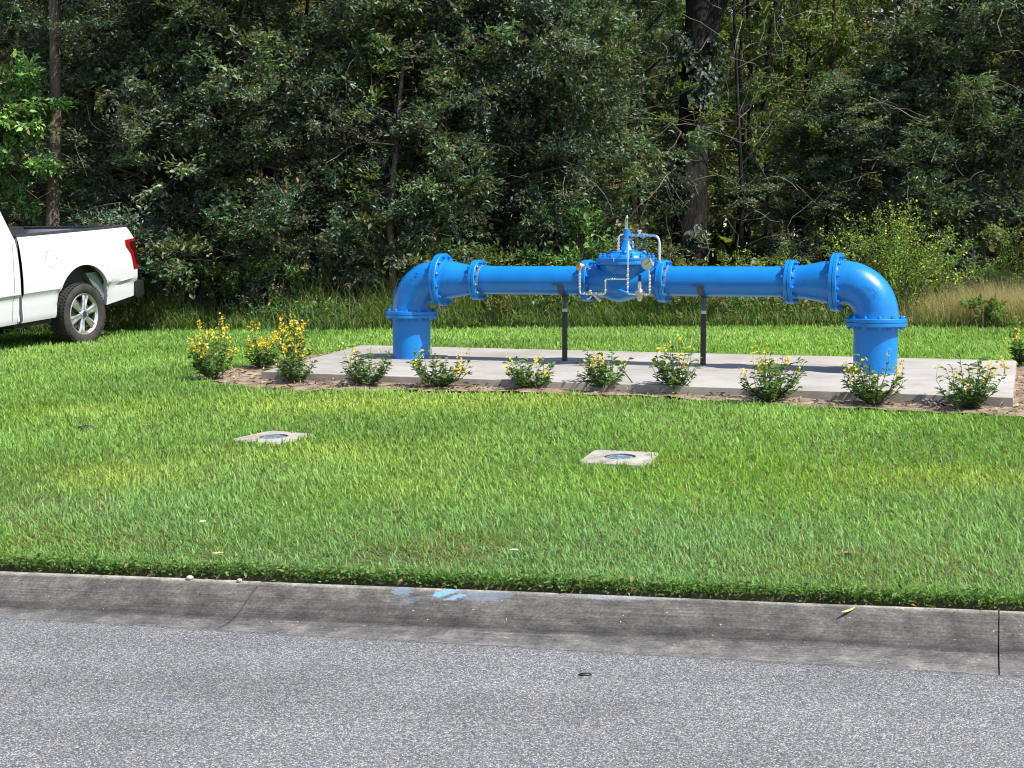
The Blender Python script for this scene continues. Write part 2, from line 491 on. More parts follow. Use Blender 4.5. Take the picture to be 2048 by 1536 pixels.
def inside(poly, x, y):
    x = np.asarray(x); y = np.asarray(y); r = np.zeros(x.shape, bool)
    n = len(poly)
    for i in range(n):
        x1, y1 = poly[i]; x2, y2 = poly[(i+1) % n]
        c = ((y1 > y) != (y2 > y)) & (x < (x2 - x1) * (y - y1) / (y2 - y1 + 1e-12) + x1)
        r ^= c
    return r
def vnoise(x, y, s, seed=0):
    """smooth value noise 0..1"""
    x = np.asarray(x) * s + 100.3; y = np.asarray(y) * s + 57.7
    xi = np.floor(x).astype(int); yi = np.floor(y).astype(int); fx = x - xi; fy = y - yi
    fx = fx*fx*(3-2*fx); fy = fy*fy*(3-2*fy)
    def h(a, b):
        v = np.sin(a * 127.1 + b * 311.7 + seed * 74.7) * 43758.5453
        return v - np.floor(v)
    return (h(xi, yi)*(1-fx) + h(xi+1, yi)*fx)*(1-fy) + (h(xi, yi+1)*(1-fx) + h(xi+1, yi+1)*fx)*fy
def fbm(x, y, s, seed=0): return (vnoise(x, y, s, seed)*.55 + vnoise(x, y, s*2.1, seed+3)*.3 + vnoise(x, y, s*4.3, seed+5)*.15)

PAD = [(-2.404, 13.393), (-1.709, 15.77), (4.777, 13.212), (3.886, 10.807)]
BED = [(-3.16, 13.60), (-2.60, 12.86), (-1.93, 12.42), (-1.14, 12.36), (0.33, 11.95), (1.16, 11.62), (1.74, 11.28), (2.66, 10.87), (3.36, 10.58), (3.83, 10.28),
       (4.35, 10.05), (5.15, 12.9), (5.0, 13.45), (4.75, 13.30), (3.9, 11.6), (-1.9, 14.0), (-1.72, 15.85), (-2.15, 15.60), (-2.75, 14.60)]
VBOX = [((-1.71, 9.98), .222, R(-32)), ((0.70, 9.02), .225, R(-18))]

# lawn sheet
xs = np.concatenate([np.linspace(-90, -12, 14)[:-1], np.linspace(-12, 12, 97), np.linspace(12, 90, 14)[1:]])
qs = np.concatenate([[.030], np.linspace(.06, 18, 73), np.linspace(18, 140, 16)[1:]])
X, Q = np.meshgrid(xs, qs)
wx = K0[0] + X * KD[0] + Q * KN[0]; wy = K0[1] + X * KD[1] + Q * KN[1]
Z = ground(wx, wy) + (fbm(wx, wy, .9, 2) - .5) * .03 * np.clip(Q, 0, 1)
nx, nq = len(xs), len(qs)
V = np.stack([wx, wy, Z], -1).reshape(-1, 3)
# skirt at the cut edge above the kerb
sk = V[:nx].copy(); sk[:, 2] = 0.0; V = np.vstack([V, sk])
ii, jj = np.meshgrid(np.arange(nx-1), np.arange(nq-1)); a = (jj*nx + ii).ravel()
F = np.stack([a, a+1, a+nx+1, a+nx], -1)
b = np.arange(nx-1); o = nx*nq
F = np.vstack([F, np.stack([o+b, o+b+1, b+1, b], -1)])
tag(link('lawn', np_mesh('lawn', V, F.ravel(), np.arange(len(F))*4, MAT['soil'], smooth=True)), kind='structure')

# asphalt road, its ragged edge lapping over the gutter pan
AL0 = np.array([-2.29, 6.147]); AL1 = np.array([1.967, 5.259])
ad = (AL1 - AL0) / np.linalg.norm(AL1 - AL0); an = np.array([-ad[1], ad[0]])
ss = np.concatenate([np.linspace(-40, -3, 30)[:-1], np.linspace(-3, 8, 500), np.linspace(8, 45, 30)[1:]])
jit = (fbm(ss, ss*0, 6, 9) - .5) * .035 + rng.normal(0, .004, len(ss))
top = AL0[None] + ss[:, None]*ad[None] + jit[:, None]*an[None]
rows = [np.c_[top, np.full(len(ss), -.012)], np.c_[top, np.full(len(ss), .008)]]
for dist in (.05, 1, 3, 12):
    pp = AL0[None] + ss[:, None]*ad[None] - dist*an[None]
    rows.append(np.c_[pp, np.full(len(ss), .010)])
V = np.vstack(rows); n = len(ss)
F = np.array([[r*n+i, r*n+i+1, (r+1)*n+i+1, (r+1)*n+i] for r in range(len(rows)-1) for i in range(n-1)])[:, ::-1]
tag(link('road', np_mesh('road', V, F.ravel(), np.arange(len(F))*4, MAT['asphalt'])), kind='structure')

# kerb with gutter pan, cast in sections
kerb = tag(empty('kerb', (K0[0], K0[1], 0), (0, 0, -KA)), kind='structure')
KPROF = [(0, -.15), (0, .112), (-.012, .120), (-.05, .113), (-.10, .094), (-.15, .069), (-.20, .042), (-.245, .022), (-.29, .009), (-.35, .002), (-.46, -.003), (-.75, -.008), (-.75, -.15)]
joint0 = 1.32; pitch = 3.26
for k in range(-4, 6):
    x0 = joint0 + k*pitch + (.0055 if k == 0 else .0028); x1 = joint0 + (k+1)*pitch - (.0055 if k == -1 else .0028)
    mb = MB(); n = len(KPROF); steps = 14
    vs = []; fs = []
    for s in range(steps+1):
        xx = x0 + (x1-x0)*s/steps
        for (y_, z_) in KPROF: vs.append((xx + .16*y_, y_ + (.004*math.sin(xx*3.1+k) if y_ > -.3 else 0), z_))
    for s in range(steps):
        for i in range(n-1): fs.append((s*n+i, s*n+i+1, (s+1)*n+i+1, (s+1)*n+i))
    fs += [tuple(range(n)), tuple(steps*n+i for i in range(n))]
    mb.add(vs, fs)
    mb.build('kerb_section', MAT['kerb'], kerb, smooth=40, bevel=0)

# concrete pad
pad = MB()
nn = 12
def lerp2(u, v):
    a_ = (PAD[0][0]*(1-u)+PAD[3][0]*u, PAD[0][1]*(1-u)+PAD[3][1]*u); b_ = (PAD[1][0]*(1-u)+PAD[2][0]*u, PAD[1][1]*(1-u)+PAD[2][1]*u)
    return (a_[0]*(1-v)+b_[0]*v, a_[1]*(1-v)+b_[1]*v)
per = [lerp2(i/20, 0) for i in range(20)] + [lerp2(1, i/8) for i in range(8)] + [lerp2(1-i/20, 1) for i in range(20)] + [lerp2(0, 1-i/8) for i in range(8)]
def to_loc(p, z): 
    d = np.array(p) - PA; return (float(d@PT), float(d@PN), z)
vs = []
cen = np.mean(PAD, 0)
for ins, dz in ((0, -.30), (0, -.012), (.004, -.003), (.014, 0)):
    for p in per:
        d = cen - np.array(p); d = d/np.linalg.norm(d)
        e = np.array(p) + d*ins*1.3
        e = e + (fbm(e[0]*1.0, e[1]*1.0, 5.0, 4) - .5)*.018
        vs.append(to_loc(e, pad_z(*e) + dz))
m_ = len(per)
fs = [(r*m_+i, r*m_+(i+1) % m_, (r+1)*m_+(i+1) % m_, (r+1)*m_+i) for r in range(3) for i in range(m_)]
fs.append(tuple(3*m_+i for i in range(m_)))
pad.add(vs, fs)
tag(pad.build('concrete_pad', MAT['pad'], None, smooth=30, loc=(PA[0], PA[1], 0), rot=(0, 0, -YAW)), kind='structure')

# sandy planting bed round the pad
gx, gy = np.meshgrid(np.arange(-3.4, 5.6, .045), np.arange(10.1, 16.1, .045))
jx = gx + (fbm(gx, gy, 4, 1) - .5)*.16; jy = gy + (fbm(gx, gy, 4, 6) - .5)*.16
ok = inside(BED, jx, jy)
zz = ground(gx, gy) + .012 + (fbm(gx, gy, 5, 3) - .45)*.035
V = np.stack([gx, gy, zz], -1).reshape(-1, 3); w_ = gx.shape[1]
cell = ok[:-1, :-1] & ok[1:, :-1] & ok[:-1, 1:] & ok[1:, 1:]
jj, ii = np.nonzero(cell); a = jj*w_ + ii
F = np.stack([a, a+1, a+w_+1, a+w_], -1)
used, inv = np.unique(F, return_inverse=True)
tag(link('planting_bed', np_mesh('planting_bed', V[used], inv.ravel(), np.arange(len(F))*4, MAT['mulch'], smooth=True)), kind='structure')

# ------------------------------------------------------------------ scatter helpers
def blades(P, L, W, az, lean, bend, col, tipcol=None):
    """grass blades: 5 points, one quad and one triangle each"""
    n = len(P)
    d = np.stack([np.cos(az), np.sin(az), np.zeros(n)], -1)
    s = np.stack([-np.sin(az), np.cos(az), np.zeros(n)], -1)
    up = np.array([0, 0, 1.])
    d1 = d*np.sin(lean)[:, None] + up*np.cos(lean)[:, None]
    l2 = lean + bend
    d2 = d*np.sin(l2)[:, None] + up*np.cos(l2)[:, None]
    mid = P + d1*(L*.5)[:, None]; tip = mid + d2*(L*.5)[:, None]
    hw = (W/2)[:, None]*s
    V = np.stack([P-hw*.8, P+hw*.8, mid+hw, mid-hw, tip], 1).reshape(-1, 3)
    b = np.arange(n)*5
    loops = np.stack([b, b+1, b+2, b+3, b+3, b+2, b+4], -1).ravel()
    st = np.stack([np.arange(n)*7, np.arange(n)*7+4], -1).ravel()
    C = np.repeat(col, 5, 0).reshape(n, 5, 3)
    C[:, 4] = C[:, 4]*1.06
    return V, loops, st, C.reshape(-1, 3)

def leaves(P, D, N, L, W, col, fold=.12):
    """pointed leaves of two triangles folded at the midrib"""
    n = len(P)
    D = D/np.linalg.norm(D, axis=1, keepdims=True)
    S = np.cross(D, N); S /= (np.linalg.norm(S, axis=1, keepdims=True)+1e-9)
    N = np.cross(S, D)
    mid = P + D*(L*.48)[:, None] + N*(L*fold)[:, None]
    hw = S*(W/2)[:, None]
    tip = P + D*L[:, None] - N*(L*.10)[:, None]
    V = np.stack([P, mid+hw, tip, mid-hw], 1).reshape(-1, 3)
    b = np.arange(n)*4
    loops = np.stack([b, b+1, b+2, b, b+2, b+3], -1).ravel()
    st = np.arange(2*n)*3
    return V, loops, st, np.repeat(col, 4, 0)

def merge(parts):
    Vs, Ls, Ss, Cs = [], [], [], []; vo = lo = 0
    for V, l, s, c in parts:
        Vs.append(V); Ls.append(l+vo); Ss.append(s+lo); Cs.append(c); vo += len(V); lo += len(l)
    return np.vstack(Vs), np.concatenate(Ls), np.concatenate(Ss), np.vstack(Cs)

def rdir(n, rg):
    v = rg.normal(size=(n, 3)); return v/np.linalg.norm(v, axis=1, keepdims=True)
def unit(v): return v/(np.linalg.norm(v, axis=-1, keepdims=True)+1e-9)

# ------------------------------------------------------------------ lawn grass
FOREST_Y = lambda x: 18.65 + 1.7*np.clip((-1.5-x)/4.5, 0, 1) + .15*np.sin(x*.55+1.0) + .5*(vnoise(x, x*0, .8, 4)-.5)
def lawn_grass():
    rg = np.random.default_rng(11)
    N = 3050000
    q = rg.uniform(0.0, 15.5, N); q[:60000] = rg.uniform(.022, .20, 60000); y0 = 6.2 + q
    hw = .385*y0 + 1.3
    x = rg.uniform(-1, 1, N)*9.5
    px = K0[0] + (x+2.4)*KD[0] + q*KN[0]; py = K0[1] + (x+2.4)*KD[1] + q*KN[1]
    keep = np.abs(px) < (.385*py + 1.0)
    dens = np.clip((6.4/py)**1.7, .06, 1)           # sparser, wider blades farther from the road
    keep &= rg.random(N) < dens
    keep &= ~inside(PAD, px, py)
    keep &= (py < FOREST_Y(px) + .7)
    jx = px + (fbm(px, py, 4, 1) - .5)*.16; jy = py + (fbm(px, py, 4, 6) - .5)*.16
    keep &= ~(inside(BED, jx, jy) & (rg.random(N) > .012))
    for (c, h, r) in VBOX:
        u = (px-c[0])*math.cos(-r) - (py-c[1])*math.sin(-r); v = (px-c[0])*math.sin(-r) + (py-c[1])*math.cos(-r)
        hh_ = h*(.80 + .25*fbm(px*3, py*3, 2.0, 17)); keep &= ~((np.abs(u) < hh_) & (np.abs(v) < hh_))
    # thin bare spots, worn thatch
    bare = fbm(px, py, .8, 21)
    keep &= ~((bare > .78) & (rg.random(N) < .4))
    px, py, q = px[keep], py[keep], q[keep]; n = len(px)
    lod = np.clip(py/6.4, 1, 3.2)
    pz = ground(px, py) + (fbm(px, py, .9, 2) - .5)*.03*np.clip(q, 0, 1) - .004
    L = rg.uniform(.028, .070, n)*(1+.35*(fbm(px, py, 1.2, 8)-.4))
    edge = np.clip(q/.55, 0, 1); L *= (.62+.38*edge)          # edged short by the kerb
    L = L*(.85 + .15*lod)
    W = rg.uniform(.0036, .0068, n)*lod**.95
    wind = R(150) + (fbm(px, py, .5, 31)-.5)*4.5
    L = np.where(q < .05, L*.8, L)
    az = np.where(rg.random(n) < .28, wind + rg.normal(0, .55, n), rg.uniform(0, 2*np.pi, n))
    lean = np.abs(rg.normal(.98, .40, n)); bend = rg.uniform(-.35, .6, n)
    # colour: patches of deep, fresh and yellowing grass
    f1 = fbm(px, py, .42, 40); f2 = fbm(px, py, 1.7, 41); f3 = rg.random(n)
    deep = np.array([.150, .275, .060]); fresh = np.array([.265, .430, .098]); yel = np.array([.43, .48, .075]); straw = np.array([.32, .27, .12]); cool = np.array([.195,.335,.140])
    t = np.clip((f1-.25)*1.7 + (f2-.5)*.7, 0, 1)[:, None]
    col = deep*(1-t) + fresh*t
    t2 = np.clip((fbm(px, py, .30, 50)-.52)*4.0, 0, .75)[:, None]*np.clip((10-py)/4, 0, 1)[:, None]
    col = col*(1-t2) + cool*t2
    for (cx, cy, rx, ry, am) in ((-2.55, 8.75, .60, .45, .5), (-1.2, 9.3, .9, .5, .35), (-1.2, 11.6, 1.3, .6, .45), (0.4, 11.7, .9, .5, .35), (2.2, 8.35, .8, .45, .28), (1.0, 8.9, .28, .2, .4), (2.9, 8.3, .5, .3, .35), (-.7, 8.2, .6, .4, .25), (-3.6,11.5,.8,.5,.2)):
        g = am*np.exp(-(((px-cx)/rx)**2 + ((py-cy)/ry)**2))*(.5+f2)
        g = np.clip(g, 0, .9)[:, None]; col = col*(1-g) + yel*g
    g = np.clip(.40*np.exp(-((q-.62)/.30)**2)*np.clip((fbm(px, py, 1.1, 60)-.32)*3, 0, 1), 0, 1)   # drier band where the edger runs
    s_ = (rg.random(n) < (.022 + g))[:, None]
    col = np.where(s_, straw*rg.uniform(.6, 1.1, (n, 1)), col)
    ed = np.clip((.10-q)/.08, 0, 1)[:, None]*.7; col = col*(1-ed) + np.array([.085, .165, .045])*ed   # low dark weeds along the cut edge
    col = col*rg.uniform(.50, 1.45, (n, 1))
    front = (q < .10) & (rg.random(n) < .6); az = np.where(front, R(-99) + rg.normal(0, .7, n), az); lean = np.where(front, rg.uniform(.3, 1.25, n), lean)
    P = np.stack([px, py, pz], -1)
    # broad low weeds creeping over the cut edge
    nw = 12000; sx = rg.uniform(-4, 8.5, nw); qq = rg.uniform(.004, .065, nw); hz = .145 + .03*fbm(sx, sx*0, 3.0, 71)
    kw = fbm(sx, qq*3, 3.5, 72) + rg.normal(0, .1, nw) > .34; sx, qq, hz = sx[kw], qq[kw], hz[kw]; nw = len(sx)
    wz = .122 + rg.random(nw)*np.clip(hz-.10+qq*.25, .02, .09)
    Pw = np.stack([K0[0]+sx*KD[0]+qq*KN[0], K0[1]+sx*KD[1]+qq*KN[1], wz], -1)
    dw = unit(np.stack([rg.normal(0, 1, nw), rg.normal(-.6, .7, nw), rg.normal(.15, .4, nw)], -1))
    cw = np.where((rg.random(nw) < .12)[:, None], np.array([.26, .20, .10]), np.array([.120, .210, .060]))*rg.uniform(.5, 1.5, (nw, 1))
    lw = rg.uniform(.014, .036, nw)
    weeds = leaves(Pw, dw, unit(rg.normal(0, .5, (nw, 3))+np.array([0, -.4, 1])), lw, lw*.45, cw)
    V, l, s, c = merge([blades(P, L, W, az, lean, bend, col), weeds])
    o = link('grass', np_mesh('grass', V, l, s, MAT['grass'], c))
    tag(o, 'short bright green lawn grass between the kerb and the wood', 'grass', kind='stuff')
    return n
NB = lawn_grass()

# ------------------------------------------------------------------ blue pipework
def local_loc(u, n=0.0): 
    p = PA + u*PT + n*PN; return p
ZP = 1.40                      # pipe axis above the road
L_ = 4.675
pa = tag(empty('pipe_assembly', (PA[0], PA[1], .60), (0, 0, -YAW)), 'bright blue flanged water pipe bridge with central control valve on the concrete pad', 'pipework')
HZ = ZP - .60                  # axis height in local space
RB, RS = .1945, .141           # large and small pipe radius
FB, FS = .2665, .203
EB = .356
zf = HZ - EB                   # lower elbow flange face

def flange(center, d, Rf, rin, name='flange'):
    """a pair of bolted flanges meeting at center, axis d"""
    th = .036
    o1 = MB().lathe([(rin, -th), (Rf-.006, -th), (Rf, -th+.006), (Rf, -.0025), (Rf-.004, -.0012)], center, d, 56).build(name, MAT['blue'], pa, smooth=40)
    o2 = MB().lathe([(Rf-.004, .0012), (Rf, .0025), (Rf, th-.006), (Rf-.006, th), (rin, th)], center, d, 56).build(name, MAT['blue'], pa, smooth=40)
    return o1, o2, th
_hex = {}
def hexbolt(th):
    """stud with a nut at both ends, along z, centred"""
    if th in _hex: return _hex[th]
    mb = MB()
    half = [(.0115, .0), (.0115, th), (.0185, th), (.0185, th+.015), (.0165, th+.0175), (.0105, th+.0175), (.0105, th+.026), (.008, th+.028)]
    mb.lathe([(r, -h) for r, h in half[::-1][:-1]] + half[1:], n=6)
    _hex[th] = mb.mesh('bolt', MAT['blue'], smooth=30)
    return _hex[th]
def bolts(parent, center, d, rad, count, th, phase=.5):
    x, y, dd = basis(d)
    q = dd.to_track_quat('Z', 'Y')
    rnd = random.Random(int(center[0]*100))
    for k in range(count):
        a = 2*math.pi*(k+phase)/count
        p = Vector(center) + (x*math.cos(a) + y*math.sin(a))*rad
        qq = q @ Matrix.Rotation(rnd.uniform(0, 1), 4, 'Z').to_quaternion()
        b_ = link('bolt', hexbolt(th), parent)
        b_.location = p; b_.rotation_euler = qq.to_euler()

# risers
for u in (0, L_):
    MB().lathe([(RB+.004, -.03), (RB+.004, .004), (RB, .006), (RB, zf-.04), (RB+.012, zf-.030)], (u, 0, 0), (0, 0, 1), 64).build('riser_pipe', MAT['blue'], pa, smooth=40)
    f1, f2, th = flange((u, 0, zf), (0, 0, 1), FB, RB-.01)
    bolts(f2, (u, 0, zf), (0, 0, 1), .238, 12, th)
# elbows
def elbow(u0, sgn):
    Rb = EB - .055
    n1, n2 = 30, 56
    rows = []
    path = [(0, zf + .03)]
    c0 = (Rb, zf + .055 + 0)
    for i in range(n1+1):
        a = math.pi/2*i/n1
        path.append((Rb - Rb*math.cos(a), zf + .055 + Rb*math.sin(a)))
    path.append((EB - .03, HZ))
    pts = [(u0 + sgn*px_, 0, pz_) for px_, pz_ in path]
    r_ = [RB+.010] + [RB+.003]*2 + [RB]*(n1-3) + [RB+.003]*2 + [RB+.010]
    mb = MB().tube(pts, r_, n2)
    e = mb.build('elbow', MAT['blue'], pa, smooth=40)
    # raised foundry marks cast in the side that faces the lawn
    mk = MB(); rnd = random.Random(3 if sgn > 0 else 8)
    def on(a, w):     # a: angle along the bend, w: height on the wall (-1..1)
        cx, cz = Rb - Rb*math.cos(a), zf + .055 + Rb*math.sin(a)
        rad = Vector((-math.cos(a)*sgn, 0, math.sin(a)))
        nrm = (rad*w + Vector((0, -1, 0))*math.sqrt(max(0, 1-w*w))).normalized()
        return Vector((u0 + sgn*cx, 0, cz)) + nrm*RB, nrm, Vector((math.sin(a)*sgn, 0, math.cos(a)))
    for row, (w, a0, a1) in enumerate(((.38, .55, 1.0), (.24, .50, 1.05), (.10, .62, .92)) if sgn > 0 else ((.42, .45, .78), (.28, .50, .95), (.02, .45, .98))):
        a = a0
        while a < a1:
            p, nr, tg = on(a, w); sd = nr.cross(tg).normalized()
            h = .0095
            for st in range(rnd.choice((2, 3))):
                off = tg*rnd.uniform(-.006, .006) + sd*rnd.uniform(-.006, .006)
                if rnd.random() < .55: mk.obox(p+off, tg*.0016, sd*h, nr*.0018)
                else: mk.obox(p+off, tg*.006, sd*.0016, nr*.0018)
            a += rnd.uniform(.055, .075)
    if sgn > 0:       # ring mark
        p, nr, tg = on(1.16, .42); sd = nr.cross(tg).normalized()
        ring = [p + (tg*math.cos(k*math.pi/9) + sd*math.sin(k*math.pi/9))*.022 for k in range(18)]
        for k in range(18):
            m2 = (ring[k]+ring[(k+1) % 18])/2; dd = (ring[(k+1) % 18]-ring[k])
            mk.obox(m2, dd*.55, nr.cross(dd).normalized()*.0022, nr*.0022)
        mk.obox(p, tg*.010, sd*.002, nr*.0022); mk.obox(p, tg*.002, sd*.010, nr*.0022)
    tag(mk.build('cast_marks', MAT['blue'], e), kind='stuff')
    f1, f2, th = flange((u0 + sgn*EB, 0, HZ), (1, 0, 0), FB, RB-.01)
    bolts(f2, (u0 + sgn*EB, 0, HZ), (1, 0, 0), .238, 12, th)
elbow(0, 1); elbow(L_, -1)
US1, UV1, UV2, US2 = .758, 1.926, 2.694, L_ - .77
# reducers
for (ua, ub) in ((EB, US1), (L_-EB, US2)):
    s = 1 if ub > ua else -1; D_ = abs(ub-ua)
    prof = [(RB+.010, .03), (RB+.002, .055)]
    for i in range(13):
        t = i/12; k = t*t*(3-2*t)
        prof.append((RB + (RS+.008-RB)*(.35*t+.65*k), .06 + (D_-.12)*t))
    prof += [(RS+.010, D_-.05), (RS+.018, D_-.03)]
    rd = MB().lathe(prof, (ua, 0, HZ), (s, 0, 0), 56).build('reducer', MAT['blue'], pa, smooth=40)
    mk = MB(); rnd = random.Random(int(ua*10)+5)
    for row, w in enumerate((.10, -.03, -.16) if s > 0 else (.16, .04)):
        for k in range(6 - row):
            dx = D_*(.36 + .055*k); rr = np.interp(dx, [p[1] for p in prof], [p[0] for p in prof])
            nr = Vector((0, -math.sqrt(1-w*w), w)); p = Vector((ua + s*dx, 0, HZ)) + nr*rr
            up_ = Vector((0, w, math.sqrt(1-w*w)))
            for st in range(2):
                if rnd.random() < .5: mk.obox(p + Vector((rnd.uniform(-.006, .006), 0, 0)), (.0016, 0, 0), up_*.008, nr*.0018)
                else: mk.obox(p + up_*rnd.uniform(-.006, .006), (.006, 0, 0), up_*.0016, nr*.0018)
    tag(mk.build('cast_marks', MAT['blue'], rd), kind='stuff')
# straight spools and small flanges
def spool(a, b):
    MB().lathe([(RS, a), (RS, b)], (0, 0, HZ), (1, 0, 0), 56).build('straight_pipe', MAT['blue'], pa, smooth=40)
spool(US1+.03, UV1-.03); spool(UV2+.03, US2-.03)
for u in (US1, UV1, UV2, US2):
    f1, f2, th = flange((u, 0, HZ), (1, 0, 0), FS, RS-.01)
    bolts(f2, (u, 0, HZ), (1, 0, 0), .181, 12, th)
for u in (US1+.044, UV1-.044, UV2+.044, US2-.044):     # threaded joint with weathered sealant
    MB().lathe([(RS+.0015, -.010), (RS+.0065, -.007), (RS+.0055, .006), (RS+.0015, .011)], (u, 0, HZ), (1, 0, 0), 48, caps=False).build('joint_sealant', MAT['seal'], pa, smooth=40)

# control valve: globe body, cover and bonnet
UB = 2.318
vb = MB()
n1, n2 = 40, 48
vs = []; fs = []
ua, ub = UV1+.03, UV2-.03
for i in range(n1+1):
    t = i/n1; u = ua + (ub-ua)*t
    bul = math.exp(-((t-.47)/.23)**2)
    for k in range(n2):
        a = 2*math.pi*k/n2
        cy, cz = math.cos(a), math.sin(a)
        r_y = RS + .008 + .075*bul; 
        r_up = RS + .008 + .02*bul
        r_dn = RS + .008 + .055*math.exp(-((t-.42)/.20)**2) - .012*math.exp(-((t-.80)/.1)**2)
        vs.append((u, r_y*cy, HZ + (r_up if cz > 0 else r_dn)*cz))
for i in range(n1):
    for k in range(n2):
        fs.append((i*n2+k, i*n2+(k+1) % n2, (i+1)*n2+(k+1) % n2, (i+1)*n2+k))
fs += [tuple(range(n2)), tuple(n1*n2+k for k in range(n2))]
vb.add(vs, fs)
vb.lathe([(.15, .0), (.20, .05), (.235, .09), (.255, .125), (.262, .150)], (UB, 0, HZ), (0, 0, 1), 56)
body = vb.build('valve_body', MAT['blue'], pa, smooth=40)
# slanting rib modelled along the diagonal shadow line on the bulge
MB().tube([(UB-.16, -.168, HZ-.03), (UB-.03, -.206, HZ-.075), (UB+.10, -.19, HZ-.125), (UB+.20, -.13, HZ-.150)], [.012, .016, .016, .010], 10).build('shadow_line_rib', MAT['blue'], body, smooth=50)
RC = .292
cov = MB().lathe([(RC-.006, .152), (RC, .158), (RC, .180), (RC-.002, .184), (RC, .188), (RC, .214), (RC-.008, .220), (.215, .222), (.205, .240), (.19, .252), (.165, .262), (.16, .275), (.12, .285), (.09, .30)], (UB, 0, HZ), (0, 0, 1), 64).build('valve_cover', MAT['blue'], pa, smooth=35)
MB().box((UB-.03-.003, -RC-.002, HZ+.186), (UB-.03+.003, -RC+.01, HZ+.219)).build('cover_mark', MAT['dial'], cov)
cb = MB()
cb.lathe([(.021, .218), (.021, .240), (.017, .244), (.012, .244), (.012, .262), (.009, .265)], n=6)
cbm = cb.mesh('bolt', MAT['blue'], smooth=30)
for k in range(16):
    a = 2*math.pi*(k+.3)/16
    b_ = link('bolt', cbm, cov); b_.location = (UB + .255*math.cos(a), .255*math.sin(a), HZ); b_.rotation_euler = (0, 0, a*1.7)
for k in range(8):     # lifting lugs / webs on the dome
    a = 2*math.pi*k/8 + .2
    if k % 2 == 0:
        MB().sphere((UB+.165*math.cos(a), .165*math.sin(a), HZ+.268), .030, 12, 8, (1, 1, .8)).build('cover_boss', MAT['blue'], cov, smooth=60)
bon = MB().lathe([(.105, .275), (.085, .305), (.066, .345), (.052, .385), (.043, .43), (.038, .455), (.038, .468), (.030, .470), (.030, .492), (.026, .496)], (UB, 0, HZ), (0, 0, 1), 32).build('bonnet', MAT['blue'], pa, smooth=40)
MB().lathe([(.020, .490), (.020, .508), (.014, .510)], (UB, 0, HZ), (0, 0, 1), 6).build('bonnet_nut', MAT['brass'], bon, smooth=30)
ind = MB().lathe([(.011, .505), (.011, .60)], (UB, 0, HZ), (0, 0, 1), 16).build('position_indicator', MAT['glass'], pa, smooth=40)
MB().lathe([(.004, .50), (.004, .565)], (UB, 0, HZ), (0, 0, 1), 8).build('indicator_rod', MAT['brass'], ind)
MB().lathe([(.013, .598), (.013, .615), (.009, .622), (.004, .626)], (UB, 0, HZ), (0, 0, 1), 12).build('indicator_cap', MAT['steel'], ind, smooth=40)
for dx in (-.0105, .0105):
    MB().tube([(UB+dx, -.004, HZ+.50), (UB+dx, -.004, HZ+.60)], .0025, 6).build('indicator_guard', MAT['brass'], ind)

# pilot tubing. px2 maps a spot on the front of the valve (u, z above axis) to local space
YF = -.30
def P3(u, z, y=YF): return (u, y, HZ + z)
def arc(a, corner, b, r, n=6):
    a, c, b = Vector(a), Vector(corner), Vector(b)
    d1 = (a-c).normalized(); d2 = (b-c).normalized()
    p1 = c + d1*r; p2 = c + d2*r
    return [p1*(1-t)**2 + c*2*t*(1-t) + p2*t*t for t in [i/n for i in range(n+1)]]
def bent(pts, r, rb, name, mat, n=12):
    out = [Vector(pts[0])]
    for i in range(1, len(pts)-1): out += arc(pts[i-1], pts[i], pts[i+1], rb)
    out.append(Vector(pts[-1]))
    return MB().tube(out, r, n).build(name, mat, pa, smooth=50)
def fitting(c, d, r=.013, l=.022, parent=None, mat='brass', n=6):
    return MB().lathe([(r*.8, -l/2), (r, -l/2+.003), (r, l/2-.003), (r*.8, l/2)], c, d, n).build('fitting', MAT[mat], parent or pa, smooth=30)
# upper loop from the bonnet over to the downstream side
big = bent([(UB+.035, -.02, HZ+.435), (UB+.335, -.02, HZ+.435), (UB+.335, -.02, HZ+.12)], .0125, .085, 'sensing_tube', MAT['steel'], 14)
for dx, r, l in ((.06, .020, .028), (.11, .016, .03), (.165, .022, .035), (.205, .017, .02)):
    fitting((UB+dx, -.02, HZ+.435), (1, 0, 0), r, l, big, 'steel', 8)
MB().lathe([(.012, 0), (.012, .02), (.022, .024), (.022, .040), (.012, .046)], (UB+.135, -.02, HZ+.445), (0, 0, 1), 12).build('needle_valve', MAT['steel'], big, smooth=40)
# left side of the bonnet: air cock
ac = bent([(UB-.055, -.075, HZ+.29), (UB-.055, -.075, HZ+.43), (UB-.02, -.05, HZ+.445)], .009, .02, 'vent_tube', MAT['steel'])
for z in (.30, .33, .36, .40): fitting((UB-.055, -.075, HZ+z), (0, 0, 1), .017, .022, ac)
fitting((UB+.075, -.04, HZ+.36), (0, 0, 1), .012, .03, ac); fitting((UB+.075, -.04, HZ+.325), (0, 0, 1), .012, .02, ac)
# thin line from the bonnet down the front to the pilot
UC = UB + .118
c1 = bent([(UB-.01, -.06, HZ+.40), (UC-.01, -.14, HZ+.395), (UC, YF-.012, HZ+.375), (UC, YF-.012, HZ-.12), (UC+.035, YF-.012, HZ-.12)], .0062, .022, 'control_tube', MAT['steel'])
for z, r, l in ((.105, .011, .03), (.055, .013, .03), (.02, .015, .026), (-.02, .012, .03), (-.06, .011, .03), (-.10, .012, .02)): fitting((UC, YF-.012, HZ+z), (0, 0, 1), r, l, c1)
